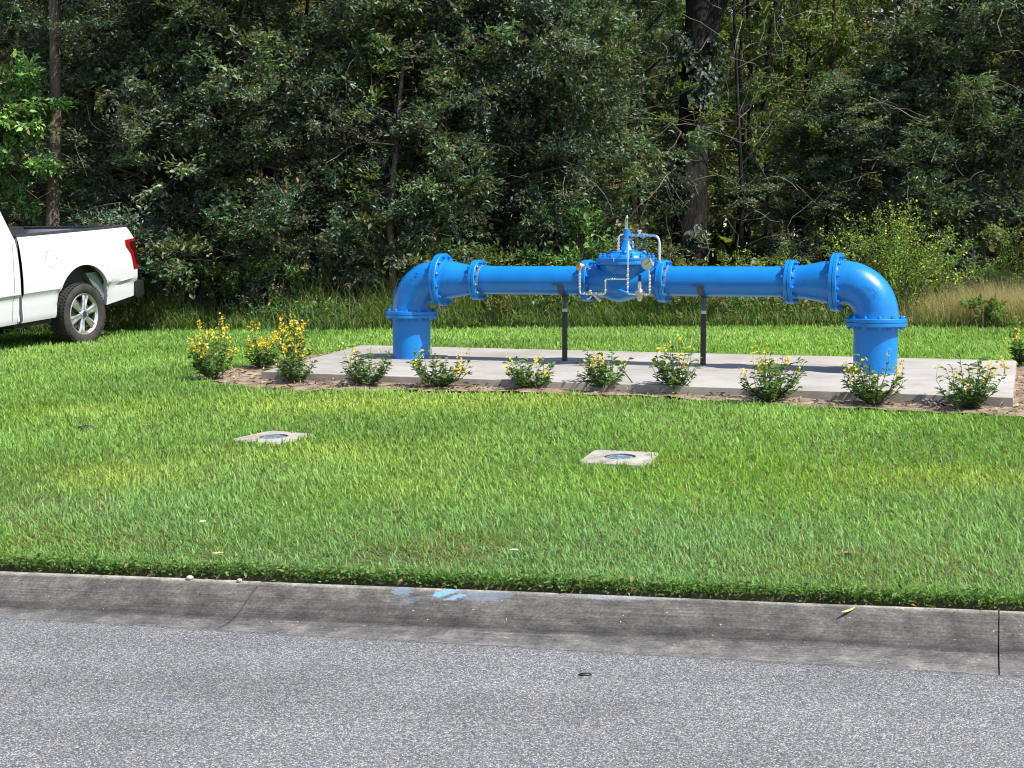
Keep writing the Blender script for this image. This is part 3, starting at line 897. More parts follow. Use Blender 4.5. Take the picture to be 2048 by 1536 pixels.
# pressure reducing pilot
UP = UB + .235
plt = MB()
plt.lathe([(.008, -.185), (.022, -.180), (.022, -.160), (.034, -.155), (.036, -.125), (.050, -.120), (.052, -.098), (.036, -.094), (.030, -.075), (.022, -.068), (.020, -.02), (.016, -.015), (.016, .0)], (UP, YF-.012, HZ), (0, 0, 1), 24)
pil = plt.build('pilot_valve', MAT['brass'], pa, smooth=35)
MB().lathe([(.015, .0), (.015, .055), (.012, .062)], (UP, YF-.012, HZ), (0, 0, 1), 16).build('adjusting_cap', MAT['black'], pil, smooth=40)
for k in range(6):
    a = k*math.pi/3 + .3
    MB().lathe([(.006, -.126), (.006, -.092)], (UP+.043*math.cos(a), YF-.012+.043*math.sin(a), HZ), (0, 0, 1), 6).build('bolt', MAT['brass'], pil)
r1 = bent([(UP+.03, YF-.012, HZ-.12), (UP+.098, YF-.012, HZ-.12), (UP+.098, YF-.012, HZ+.06)], .008, .022, 'gauge_line', MAT['steel'])
for z in (-.08, -.05, -.02, .015, .045): fitting((UP+.098, YF-.012, HZ+z), (0, 0, 1), .013, .020, r1)
fitting((UP+.06, YF-.012, HZ-.12), (1, 0, 0), .013, .03, r1)
# gauges
def gauge(c, r, d, mat, name='pressure_gauge', ang=.7):
    x, y, dd = basis(d)
    g = MB().lathe([(r*.9, -.03), (r*.98, -.026), (r, -.01), (r, .008), (r*.94, .012), (r*.90, .006)], c, d, 40).build(name, MAT['steel'] if mat == 'dial' else MAT['brass'], pa, smooth=35)
    face = MB().lathe([(r*.90, .0), (r*.90, .0075)], c, d, 40).build('dial', MAT[mat], g)
    cc = Vector(c) + dd*.0092
    nd = Vector((math.cos(ang), 0, math.sin(ang))); nd = (nd - dd*nd.dot(dd)).normalized(); sd = dd.cross(nd)
    MB().obox(cc + nd*r*.22, nd*r*.48, sd*r*.035, dd*.0008).build('needle', MAT['needle'], g)
    tk = MB()
    for k in range(13):
        a = R(-45 + k*22.5)
        e = Vector((math.cos(a), 0, math.sin(a))); e = (e - dd*e.dot(dd)).normalized()
        tk.obox(Vector(c) + dd*.0082 + e*r*.76, e*r*.06, dd.cross(e)*r*.015, dd*.0004)
    tk.build('dial_marks', MAT['needle'], g)
    return g
gauge((UP+.075, YF-.03, HZ+.165), .061, (-.25, -1, 0), 'dial', ang=.65)
MB().tube([(UP+.095, YF-.012, HZ+.05), (UP+.085, YF-.012, HZ+.11)], .009, 8).build('gauge_stem', MAT['brass'], pa)
gauge((UV1-.005, -.232, HZ+.135), .040, (-.55, -1, 0), 'dial_yellow', ang=1.9)
# upstream strainer line
U0 = UV1 + .004
sl_ = bent([(U0, -.235, HZ+.10), (U0, -.235, HZ-.118), (U0+.285, YF-.01, HZ-.118), (U0+.285, YF-.01, HZ+.022), (UC, YF-.012, HZ+.022)], .0085, .022, 'supply_tube', MAT['steel'])
for z in (.06, .03, .0, -.03, -.06): fitting((U0, -.235, HZ+z), (0, 0, 1), .0135, .022, sl_)
for dx, r, l in ((.04, .014, .03), (.085, .018, .03), (.125, .016, .03), (.165, .015, .05), (.225, .017, .045), (.262, .014, .02)):
    fitting((U0+dx, -.235+(YF-.01+.235)*dx/.285, HZ-.118), (1, -.26, 0), r, l, sl_)
MB().tube([(U0+.15, -.275, HZ-.12), (U0+.225, -.29, HZ-.185)], [.016, .015], 10).build('strainer_branch', MAT['brass'], sl_, smooth=40)
MB().sphere((U0+.115, -.27, HZ-.098), .018, 10, 8).build('cock_handle', MAT['brass'], sl_, smooth=60)
for z in (-.09, .0): fitting((U0+.285, YF-.01, HZ+z), (0, 0, 1), .012, .025, sl_)
for x_ in (.345, .37): fitting((U0+x_, YF-.011, HZ+.022), (1, 0, 0), .011, .02, sl_)
st2 = bent([(U0+.06, -.20, HZ-.17), (U0+.085, -.215, HZ-.17), (U0+.105, -.20, HZ-.145)], .007, .006, 'drain_cock', MAT['steel'])
bent([(U0+.12, -.25, HZ+.118), (U0+.085, -.235, HZ+.128), (U0+.02, -.21, HZ+.16)], .008, .006, 'body_plug', MAT['steel'])

# adjustable supports
def support(u, label):
    p = PA + u*PT
    t = tag(empty('pipe_support', (p[0], p[1], .60), (0, 0, -YAW)), label, 'pipe stand', 'adjustable stands under the pipe')
    MB().lathe([(.024, 0), (.0265, .001), (.0265, .492), (.0225, .495)], n=24).build('post', MAT['black'], t, smooth=40)
    MB().lathe([(.075, 0), (.075, .008), (.05, .010)], n=24).build('base_plate', MAT['galv'], t, smooth=40)
    MB().lathe([(.026, .493), (.029, .497), (.029, .525), (.021, .530)], n=6).build('adjusting_nut', MAT['galv'], t, smooth=30)
    MB().lathe([(.016, .525), (.016, .60)], n=16).build('threaded_rod', MAT['saddle'], t, smooth=40)
    sd = MB()
    pts = []
    for k in range(17):
        a = R(200 + 140*k/16)
        pts.append((RS+.004)); 
    poly = [((RS+.003)*math.cos(R(195+150*k/16)), HZ+(RS+.003)*math.sin(R(195+150*k/16))) for k in range(17)]
    poly += [((RS+.012)*math.cos(R(345-150*k/16)), HZ+(RS+.012)*math.sin(R(345-150*k/16))) for k in range(17)]
    sd.prism(poly, -.030, .030, 'x')
    for s in (-1, 1):
        yy = s*(RS+.003)*math.cos(R(15)); zz = HZ-(RS+.003)*math.sin(R(15))
        sd.box((-.085 if s < 0 else -.03, min(yy, yy+s*.014), zz-.004), (.030, max(yy, yy+s*.014), zz+.006))
    sd.lathe([(.026, .585), (.026, HZ-RS-.012)], n=16)
    sd.prism([(-.085, HZ-RS-.004), (.085, HZ-RS-.004), (.028, HZ-RS-.06), (-.028, HZ-RS-.06)], -.006, .006, 'x')
    sd.build('saddle', MAT['saddle'], t, smooth=40)
support(1.687, 'slim black post stand under the pipe left of the valve gauges')
support(3.084, 'slim black post stand under the pipe right of the valve')

# ------------------------------------------------------------------ valve boxes set in the lawn
def valve_box(c, h, rot, label):
    z = float(ground(c[0], c[1])) - .014
    t = tag(empty('meter_box', (c[0], c[1], z), (math.atan(.045), 0, rot)), label, 'utility box', 'concrete utility boxes set in the lawn')
    mb = MB(); n = 40; vs = []; fs = []
    r0 = .105
    def sq(k):
        a = 2*math.pi*(k+.5)/n; m = max(abs(math.cos(a)), abs(math.sin(a))); return (h*math.cos(a)/m, h*math.sin(a)/m)
    for k in range(n):
        a = 2*math.pi*(k+.5)/n; s = sq(k)
        vs += [(s[0], s[1], -.15), (s[0], s[1], .028), (s[0]*.96, s[1]*.96, .036), (r0*math.cos(a), r0*math.sin(a), .038), (r0*math.cos(a), r0*math.sin(a), -.02)]
    for k in range(n):
        k2 = (k+1) % n
        for j in range(4): fs.append((k*5+j, k2*5+j, k2*5+j+1, k*5+j+1))
    mb.add(vs, fs); mb.build('concrete_collar', MAT['box'], t, smooth=25)
    ring = MB().lathe([(.103, -.02), (.103, .033), (.094, .035), (.094, .018)], n=40).build('iron_ring', MAT['lid_gap'], t, smooth=40)
    lid = MB().lathe([(.090, -.01), (.090, .030), (.086, .033)], n=40)
    lo = lid.build('lid', MAT['lid'], t, smooth=40)
    pat = MB(); rnd = random.Random(int(h*1000))
    for k in range(8):
        a = 2*math.pi*k/8
        e = Vector((math.cos(a), math.sin(a), 0)); s = Vector((-e.y, e.x, 0))
        pat.obox(e*.045 + Vector((0, 0, .0342)), e*.022, s*.004, Vector((0, 0, .0015)))
    pat.lathe([(.076, .032), (.076, .0358), (.071, .0358), (.071, .032)], n=32)
    pat.obox((0, 0, .0345), (.020, 0, 0), (0, .005, 0), (0, 0, .0015))
    pat.build('raised_pattern', MAT['lid'], lo, smooth=30)
valve_box(*VBOX[0], 'square concrete utility box with round blue lid, the one nearer the truck')
valve_box(*VBOX[1], 'square concrete utility box with round pale blue lid, the one nearer the road')

# ------------------------------------------------------------------ flowering shrubs in the bed
def flower_shrub(x, y, h, w, nst, nfl, seed, label, tone=1.0):
    rg = np.random.default_rng(seed)
    z = float(ground(x, y)) + .01
    t = tag(empty('flowering_shrub', (x, y, z)), label, 'shrub', 'yellow flowering shrubs round the pad')
    st = MB(); lp = []; fp = []
    tips = []
    for i in range(nst):
        az = rg.uniform(0, 2*np.pi); out = w*.5*math.sqrt(rg.random()); hh = h*(rg.uniform(.42, .88) if rg.random() < .8 else rg.uniform(.9, 1.12))*(1-.22*(out/(w*.5))**2)
        b = Vector((math.cos(az)*.03, math.sin(az)*.03, 0)); e = Vector((math.cos(az)*out, math.sin(az)*out, hh))
        m1 = b.lerp(e, .5) + Vector((math.cos(az)*out*.12, math.sin(az)*out*.12, -.02*hh)) + Vector(rg.normal(0, .012, 3))
        pts = [b, m1, e]; st.tube(pts, [.0038, .0028, .0015], 4, caps=False)
        tips.append((e, (e-m1).normalized()))
        nl = int(rg.integers(14, 26)*(.65 + .5*h))
        k = np.sort(rg.uniform(.12, 1.02, nl))
        pp = np.array([list(b.lerp(m1, q*2)) if q < .5 else list(m1.lerp(e, q*2-1)) for q in k])
        da = rg.uniform(0, 2*np.pi, nl)
        D = np.stack([np.cos(da), np.sin(da), rg.uniform(-.15, .75, nl)], -1)
        L = rg.uniform(.036, .072, nl)*(.85+.5*h); W = L*rg.uniform(.34, .46, nl)
        N = unit(np.stack([rg.normal(0, .35, nl), rg.normal(0, .35, nl), np.ones(nl)], -1))
        c = np.array([.095, .170, .055])*rg.uniform(.5, 1.6, (nl, 1))
        yl = (rg.random(nl) < .12)[:, None]; c = np.where(yl, np.array([.13, .19, .04]), c)
        lp.append(leaves(pp, D, N, L, W, c*tone))
    for i in range(nfl):
        e, d = tips[int(rg.integers(len(tips)))]
        top = Vector(e) + Vector((rg.normal(0, .022), rg.normal(0, .022), rg.uniform(.02, .125)))
        st.tube([e, (Vector(e)+top)/2 + Vector((rg.normal(0, .006), rg.normal(0, .006), 0)), top], [.0016, .0013, .001], 3, caps=False)
        nb = int(rg.integers(3, 10))
        for j in range(nb):
            q = top + Vector((rg.normal(0, .015), rg.normal(0, .015), -rg.uniform(-.015, .055)))
            np_ = 5; aa = np.arange(np_)*2*np.pi/np_ + rg.uniform(0, 6)
            nr = unit(rg.normal(size=3) + np.array([.1, -.35, .7]))
            x1 = unit(np.cross(nr, [0.3, .2, .9])); y1 = np.cross(nr, x1)
            D = np.cos(aa)[:, None]*x1 + np.sin(aa)[:, None]*y1 + nr*.35
            c = np.array([.84, .70, .05])*rg.uniform(.72, 1.1, (np_, 1)) * np.array([1, rg.uniform(.72, 1.1), rg.uniform(.5, 3)])
            fp.append(leaves(np.repeat(np.array([list(q)]), np_, 0), D, np.repeat(nr[None], np_, 0), rg.uniform(.010, .0155, np_), np.full(np_, .010), c, fold=-.05))
    st.build('stems', MAT['twig_dark'], t)
    link('foliage', np_mesh('foliage', *merge(lp)[:3], MAT['leaf_soft'], merge(lp)[3]), t)
    link('blossoms', np_mesh('blossoms', *merge(fp)[:3], MAT['petal'], merge(fp)[3]), t)
    return t
SHRUBS = [(-2.87, 13.38, .46, .42, 30, 34, 'tall loose yellow flowering shrub at the left end of the bed, farthest from the pad'),
          (-2.56, 14.30, .34, .32, 26, 26, 'yellow flowering shrub just behind the pad corner, between two taller neighbours'),
          (-2.26, 14.62, .42, .34, 26, 30, 'tallest yellow flowering shrub, rising behind the pointed corner of the pad'),
          (-2.03, 13.06, .30, .38, 30, 18, 'bushy yellow flowering shrub in front of the pointed pad corner'),
          (-1.32, 12.74, .32, .44, 32, 14, 'yellow flowering shrub in front of the pad, left of the far blue riser'),
          (-.65, 12.53, .31, .50, 38, 15, 'wide yellow flowering shrub partly hiding the foot of the far blue riser'),
          (0.16, 12.28, .30, .40, 32, 12, 'yellow flowering shrub with upright yellow heads, halfway between riser and first black post'),
          (.80, 12.13, .32, .44, 36, 20, 'yellow flowering shrub right below the gauges and valve'),
          (1.40, 11.93, .36, .38, 32, 15, 'narrow yellow flowering shrub beside the foot of the second black post'),
          (2.10, 11.32, .34, .50, 40, 20, 'broad low yellow flowering shrub below the near reducer'),
          (2.88, 11.07, .38, .42, 34, 20, 'yellow flowering shrub overlapping the foot of the near blue riser'),
          (3.55, 10.79, .38, .46, 36, 18, 'yellow flowering shrub with sparse tall spikes near the right pad corner'),
          (4.93, 13.45, .42, .36, 26, 16, 'yellow flowering shrub at the back right pad corner, cut by the picture edge')]
for i, (x, y, h, w, ns, nf, lb) in enumerate(SHRUBS):
    flower_shrub(x, y, h*(1.05 if i < 3 else 1.10), w*1.18, ns - (0 if i < 3 else 3), int(nf*1.6) if i < 3 else int(nf*.8), 300+i, lb, 1.0)

# chips, twigs and dead leaves on the bed
rg = np.random.default_rng(77)
n = 9000
x = rg.uniform(-3.3, 5.3, n); y = rg.uniform(10.2, 16, n)
k = inside(BED, x, y) & ~inside(PAD, x, y); x, y = x[k], y[k]; n = len(x)
kk = fbm(x, y, 2.2, 12) + rg.normal(0, .1, n) > .42; x, y = x[kk], y[kk]; n = len(x)
P = np.stack([x, y, ground(x, y)+.026+rg.uniform(0, .015, n)], -1)
D = unit(np.stack([rg.normal(size=n), rg.normal(size=n), rg.normal(0, .25, n)], -1))
Nn = unit(np.stack([rg.normal(0, .4, n), rg.normal(0, .4, n), np.ones(n)], -1))
pal = np.array([[.10, .06, .035], [.20, .12, .07], [.34, .24, .15], [.05, .035, .025], [.42, .33, .24]])
c = pal[rg.integers(0, 5, n)]*rg.uniform(.7, 1.2, (n, 1))
V, l, s, cc = leaves(P, D, Nn, rg.uniform(.02, .075, n), rg.uniform(.008, .025, n), c)
tag(link('mulch_litter', np_mesh('mulch_litter', V, l, s, MAT['chip'], cc)), 'scattered wood chips and dry leaves on the sandy bed', 'mulch', kind='stuff')

# ------------------------------------------------------------------ white pickup truck backed up to the wood
TH = R(23)
TP = R(4.7)
WX = Vector((-5.49, 18.06, .50))
_Rm = Matrix.Rotation(R(90) - TH, 4, 'Z') @ Matrix.Rotation(-TP, 4, 'Y')
truck = tag(empty('pickup_truck', WX - (_Rm @ Vector((0, -.965, 0)))), 'white pickup truck parked at the edge of the trees, only its bed in view', 'truck')
truck.rotation_euler = _Rm.to_euler()
ARC = ((.02, .48, .60, .44), (-3.68, .48, .60, .42))
def low(t):
    for (c, h, z0, hz) in ARC:
        if abs(t-c) < h - 1e-6: return z0 + hz*math.sqrt(1-((t-c)/h)**2)
    if t > .3: return .47 + .07*(t-.5)/.6
    return .42
def sidey(t, z):
    y = np.interp(z, [.38, .46, .62, .735, .76, .95, 1.15, 1.32, 1.42, 1.47], [.885, .918, .940, .950, .984, .998, .996, .982, .965, .945])
    for (c, h, z0, hz) in ARC:
        e = math.sqrt(((t-c)/(h*1.2))**2 + ((z-z0)/(hz*1.52))**2)
        k = min(1, max(0, (1.0-e)/.07)); y += .015*k*k*(3-2*k)*min(1, max(0, (z-.55)/.25))
    return y
def side_panel(t0, t1, top, name, s, tend=None, parent=None):
    ts = list(np.linspace(t0, t1, int((t1-t0)/.03)+2))
    for (c, h, z0, hz) in ARC:
        if t0 < c-h < t1 or t0 < c+h < t1:
            for e in (c-h, c+h):
                if t0 < e < t1: ts += [e-1e-5 if e < c else e-2e-6, e+2e-6 if e < c else e+1e-5]
            ts += [c + h*math.sin(a)*.9999 for a in np.linspace(-math.pi/2, math.pi/2, 37)]
    ts = sorted(ts)
    nz = 26
    mb = MB(); vs = []; fs = []
    for t in ts:
        zl, zt = low(t), top(t)
        col = [zl + (zt-zl)*j/nz for j in range(nz+1)]
        cr = [.735, .76, 1.32, 1.42]
        for z in col:
            x = t if tend is None else min(t, tend(z))
            vs.append((x, s*sidey(t, z), z))
        vs.append((ts and (t if tend is None else min(t, tend(zl))), s*(sidey(t, zl)-.055), zl+.004))
    m = nz+2
    for i in range(len(ts)-1):
        for j in range(nz): fs.append((i*m+j, (i+1)*m+j, (i+1)*m+j+1, i*m+j+1))
        fs.append((i*m, i*m+nz+1, (i+1)*m+nz+1, (i+1)*m))
    mb.add(vs, fs)
    return mb.build(name, MAT['white_paint'], parent or truck, smooth=28)
bed_top = lambda t: 1.465 - .004*math.cos(t)
def bed_end(z): return float(np.interp(z, [.4, .9, 1.31, 1.40, 1.47], [1.10, 1.10, 1.088, 1.03, .985]))
BF, CR = -1.08, -1.13
for s in (-1, 1):
    bs = side_panel(BF, 1.105, bed_top, 'bed_side', s, bed_end)
    # inner wall and cap
    MB().box((BF, min(s*.82, s*.80), .70), (1.0, max(s*.82, s*.80), 1.455)).build('bed_inner_wall', MAT['trim'], truck)
    MB().prism([(BF, 1.452), (BF, 1.49), (.93, 1.492), (.985, 1.478), (.985, 1.452)], s*.80, s*.948, 'y').build('rail_cap', MAT['trim'], truck, smooth=30, bevel=.006)
    # front and rear returns of the side
    MB().box((BF-.001, min(s*.80, s*.94), .45), (BF+.012, max(s*.80, s*.94), 1.45)).build('bed_corner', MAT['white_paint'], truck)
    # tail lamp
    lens = [(.885, 1.300), (1.087, 1.312), (1.122, .90), (1.02, .895), (.98, 1.10), (.89, 1.215)]
    tl = MB().prism(lens, s*1.000, s*.86, 'y').build('tail_lamp', MAT['lens'], truck, smooth=30, bevel=.006)
    MB().prism([(.96, 1.268), (1.092, 1.278), (1.122, .955), (1.07, .955), (1.035, 1.13), (.97, 1.205)], s*1.004, s*.90, 'y').build('lamp_insert', MAT['lens_dark'], tl, bevel=.004)
    # cab sides
    side_panel(-3.14, CR, lambda t: 1.455, 'cab_side', s)
    MB().prism([(-2.16, 1.452), (-2.153, 1.452), (-2.153, .44), (-2.16, .44)], s*1.0045, s*.9, 'y').build('door_seam', MAT['gap'], truck)
    side_panel(-5.0, -3.16, lambda t: 1.30 if t < -3.3 else 1.42, 'front_fender', s)
# door seam near the cab corner
sm = MB()
zs = np.linspace(.46, 1.40, 20)
for i in range(len(zs)-1):
    z0, z1 = zs[i], zs[i+1]
    t0 = -1.235 + .05*((z0-.9)/.5)**2*(1 if z0 > .9 else -.3); t1 = -1.235 + .05*((z1-.9)/.5)**2*(1 if z1 > .9 else -.3)
    ya, yb = -sidey(-1.23, z0)-.0012, -sidey(-1.23, z1)-.0012
    sm.add([(t0-.003, ya, z0), (t0+.003, ya, z0), (t1+.003, yb, z1), (t1-.003, yb, z1)], [(0, 1, 2, 3)])
sm.build('door_seam', MAT['gap'], truck)
# bed floor, front wall, tailgate
MB().box((BF, -.80, .66), (1.03, .80, .70)).build('bed_floor', MAT['trim'], truck)
MB().box((BF+.002, -.80, .70), (BF+.04, .80, 1.452)).build('bed_front_wall', MAT['trim'], truck)
tg = MB().box((1.035, -.855, .62), (1.10, .855, 1.455)).build('tailgate', MAT['white_paint'], truck, smooth=30, bevel=.012)
MB().box((1.101, -.12, 1.24), (1.112, .12, 1.32)).build('tailgate_handle', MAT['trim'], tg, bevel=.004)
MB().box((1.02, -.86, 1.452), (1.105, .86, 1.482)).build('tailgate_cap', MAT['trim'], tg, bevel=.006)
# bumper
bp = [(1.06, .50), (1.215, .515), (1.245, .54), (1.245, .70), (1.215, .735), (1.06, .735)]
MB().prism(bp, -.975, .975, 'y').build('rear_bumper', MAT['black'], truck, smooth=30, bevel=.018)
MB().box((1.25, -.16, .60), (1.256, .16, .69)).build('number_plate', MAT['dial'], truck)
# fuel flap
fy = -sidey(-.52, 1.17)
fl = MB().lathe([(.105, -.006), (.105, .0014), (.101, .0022)], (-.56, fy, 1.165), (0, -1, .02), 40).build('fuel_flap', MAT['white_paint'], truck, smooth=30)
MB().lathe([(.1075, -.006), (.1075, .0008), (.1055, .0008)], (-.56, fy, 1.165), (0, -1, .02), 40).build('flap_seam', MAT['gap'], fl)
MB().lathe([(.007, 0), (.007, .004)], (-.475, fy, 1.165), (0, -1, .02), 10).build('flap_catch', MAT['gap'], fl)
# cab: back wall, greenhouse, roof, glass
MB().box((CR-.03, -.93, .45), (CR, .93, 1.45)).build('cab_back', MAT['white_paint'], truck)
def loft(b, t_, zb, zt, name, mat, bev=.02):
    (x0, x1, w0), (x2, x3, w1) = b, t_
    vs = [(x0, -w0, zb), (x1, -w0, zb), (x1, w0, zb), (x0, w0, zb), (x2, -w1, zt), (x3, -w1, zt), (x3, w1, zt), (x2, w1, zt)]
    return MB().add(vs, [(0,3,2,1),(4,5,6,7),(0,1,5,4),(1,2,6,5),(2,3,7,6),(3,0,4,7)]).build(name, mat, truck, smooth=30, bevel=bev)
loft((-3.42, CR+.004, .962), (-2.80, -1.27, .86), 1.44, 1.90, 'cab_greenhouse', MAT['white_paint'], .025)
loft((-2.80, -1.26, .865), (-2.68, -1.40, .75), 1.885, 1.945, 'cab_roof', MAT['white_paint'], .03)
for s in (-1, 1):
    for (a0, a1, b0, b1) in ((-2.12, -1.55, -2.12, -1.62), (-3.1, -2.22, -2.72, -2.22)):
        def gy(z): return s*(.962 + (.86-.962)*(z-1.44)/.46 + .004)
        MB().add([(a0, gy(1.49), 1.49), (a1, gy(1.49), 1.49), (b1, gy(1.84), 1.84), (b0, gy(1.84), 1.84)], [(0, 1, 2, 3)]).build('side_window', MAT['window'], truck)
def gx(z): return CR+.004 + (-1.27-CR-.004)*(z-1.44)/.46 + .004
MB().add([(gx(1.5), -.78, 1.50), (gx(1.5), .78, 1.50), (gx(1.84), .72, 1.84), (gx(1.84), -.72, 1.84)], [(0, 1, 2, 3)]).build('rear_window', MAT['window'], truck)
def wx_(z): return -3.42 + .62*(z-1.44)/.46 - .004
MB().add([(wx_(1.47), -.80, 1.47), (wx_(1.47), .80, 1.47), (wx_(1.86), .68, 1.86), (wx_(1.86), -.68, 1.86)], [(0, 1, 2, 3)]).build('windscreen', MAT['window'], truck)
loft((-5.0, -3.30, .93), (-4.9, -3.35, .86), 1.29, 1.36, 'bonnet', MAT['white_paint'], .03)
MB().box((-5.06, -.93, .62), (-4.99, .93, 1.28)).build('grille', MAT['trim'], truck, bevel=.02)
MB().box((-5.14, -.96, .45), (-5.0, .96, .66)).build('front_bumper', MAT['galv'], truck, bevel=.03)
# dark box put in for the shade between cab and bed
MB().box((CR, -.90, .42), (BF, .90, 1.40)).build('cab_gap_shade', MAT['gap'], truck)
# chassis, axle, liners
ch = MB().box((-4.8, -.55, .42), (.95, .55, .62)).build('chassis', MAT['under'], truck)
MB().tube([(0, -.75, .41), (0, .75, .41)], .05, 12).build('rear_axle', MAT['under'], ch, smooth=40)
MB().sphere((0, 0, .41), .15, 14, 10).build('differential', MAT['under'], ch, smooth=60)
MB().tube([(-.9, -.60, .50), (-.45, -.60, .40), (0, -.60, .36), (.45, -.60, .40), (.8, -.60, .50)], .028, 8).build('leaf_spring', MAT['under'], ch)
MB().tube([(-1.0, .45, .42), (.9, .62, .40)], .035, 10).build('exhaust_pipe', MAT['galv'], ch)
MB().box((-1.16, -.86, .36), (-.50, -.60, .50)).build('rocker_shield', MAT['under'], ch)
MB().box((.55, -.86, .44), (1.06, .86, .52)).build('hitch_frame', MAT['under'], ch)
for (c, h, z0, hz) in ARC:
    for s in (-1, 1):
        mb = MB(); vs = []; fs = []
        for k in range(25):
            a = math.pi*k/24; x = c - (h+.01)*math.cos(a); z = z0 - .02 + (hz+.03)*math.sin(a)
            vs += [(x, s*.945, z), (x, s*.58, z)]
        for k in range(24): fs.append((2*k, 2*k+1, 2*k+3, 2*k+2))
        vs += [(c-h, s*.58, .45), (c+h, s*.58, .45)]
        fs.append(tuple([2*k+1 for k in range(25)] + [51, 50]))
        fs += [(0, 1, 50), (48, 51, 49)]
        mb.add(vs, fs); mb.build('wheel_arch_liner', MAT['liner'], truck, smooth=40)
MB().prism([(.16, .92), (.47, .92), (.50, .60), (.46, .52)], -.90, -.70, 'y').build('splash_guard', MAT['galv'], truck, smooth=30)
# wheels
def wheel(t, s):
    w = MB()
    yo, yi = s*.965, s*.69
    d = (0, s, 0)
    ty = [(.275, -.20), (.300, -.245), (.345, -.27), (.385, -.262), (.400, -.235), (.403, -.20), (.403, -.075), (.400, -.04), (.386, -.012), (.350, .0), (.315, -.004), (.285, -.016), (.268, -.030)]
    tyre = w.lathe(ty, (t, s*.965, .402), d, 64, caps=False).build('wheel', MAT['rubber'], truck, smooth=50)
    tr = MB()
    for k in range(56):
        a = 2*math.pi*k/56
        for (oy, sh) in ((-.245, 0), (-.19, .03), (-.13, 0), (-.075, .03), (-.032, 0)):
            e = Vector((math.cos(a+sh), 0, math.sin(a+sh))); tn = Vector((-e.z, 0, e.x))
            rr = .4045 if -.22 < oy < -.05 else .399
            tr.obox(Vector((t, s*(.965+oy), .402)) + e*rr, tn*.014, (0, .019, 0), e*.004)
    tr.build('tread', MAT['rubber'], tyre)
    rim = MB().lathe([(.272, -.20), (.255, -.19), (.235, -.10), (.232, -.05), (.246, -.035), (.262, -.022), (.270, -.026), (.274, -.036)], (t, s*.965, .402), d, 56, caps=False).build('rim', MAT['alloy'], tyre, smooth=40)
    MB().lathe([(.19, -.12), (.19, -.10), (.07, -.09)], (t, s*.965, .402), d, 32).build('brake_disc', MAT['alloy_dark'], tyre, smooth=40)
    MB().lathe([(.255, -.17), (.255, -.165)], (t, s*.965, .402), d, 40).build('wheel_back', MAT['gap'], tyre)
    for k in range(6):
        a = 2*math.pi*(k+.25)/6
        e = Vector((math.cos(a), 0, math.sin(a))); n_ = Vector((-e.z, 0, e.x)); c = Vector((t, s*.965, .402)); y_ = Vector((0, s, 0))
        sp = MB()
        def sec(r, hw, yt, th, g):
            p = c + e*r
            return [p - n_*hw + y_*(yt-.012), p - n_*hw*.55 + y_*yt, p + y_*(yt-g), p + n_*hw*.55 + y_*yt, p + n_*hw + y_*(yt-.012), p + n_*hw*.8 + y_*(yt-th), p - n_*hw*.8 + y_*(yt-th)]
        secs = [sec(.045, .034, -.030, .05, .002), sec(.10, .036, -.030, .05, .010), sec(.17, .046, -.026, .05, .013), sec(.225, .056, -.026, .05, .012), sec(.252, .064, -.032, .04, .006)]
        vs = [p for q in secs for p in q]
        fs = [(i*7+j, i*7+(j+1) % 7, (i+1)*7+(j+1) % 7, (i+1)*7+j) for i in range(4) for j in range(7)]
        sp.add(vs, fs); sp.build('spoke', MAT['alloy'], tyre, smooth=35)
        a2 = a + math.pi/6; e2 = Vector((math.cos(a2), 0, math.sin(a2)))
        MB().lathe([(.011, -.05), (.011, -.028), (.006, -.024)], c + e2*.068, d, 6).build('wheel_nut', MAT['alloy'], tyre, smooth=30)
    hub = MB().lathe([(.058, -.055), (.056, -.028), (.050, -.022), (.046, -.020)], (t, s*.965, .402), d, 32).build('hub', MAT['alloy'], tyre, smooth=40)
    cap = MB()
    n = 32
    el = [(.040*math.cos(2*math.pi*k/n), .040*math.sin(2*math.pi*k/n)) for k in range(n)]
    cap.prism([(t+x, .402+z) for x, z in el], s*(.965-.024), s*(.965-.016), 'y').build('hub_cap', MAT['capblue'], tyre, bevel=.002)
    badge = MB(); 
    ol = [(.034*math.cos(2*math.pi*k/n), .015*math.sin(2*math.pi*k/n)) for k in range(n)]; il = [(x*.92, z*.86) for x, z in ol]
    vs = [(t+x, s*(.965-.0152), .402+z) for x, z in ol] + [(t+x, s*(.965-.0152), .402+z) for x, z in il]
    badge.add(vs, [(k, (k+1) % n, n+(k+1) % n, n+k) for k in range(n)]).build('oval_badge', MAT['alloy'], tyre)
for t in (.03, -3.68):
    for s in (-1, 1): wheel(t, s)

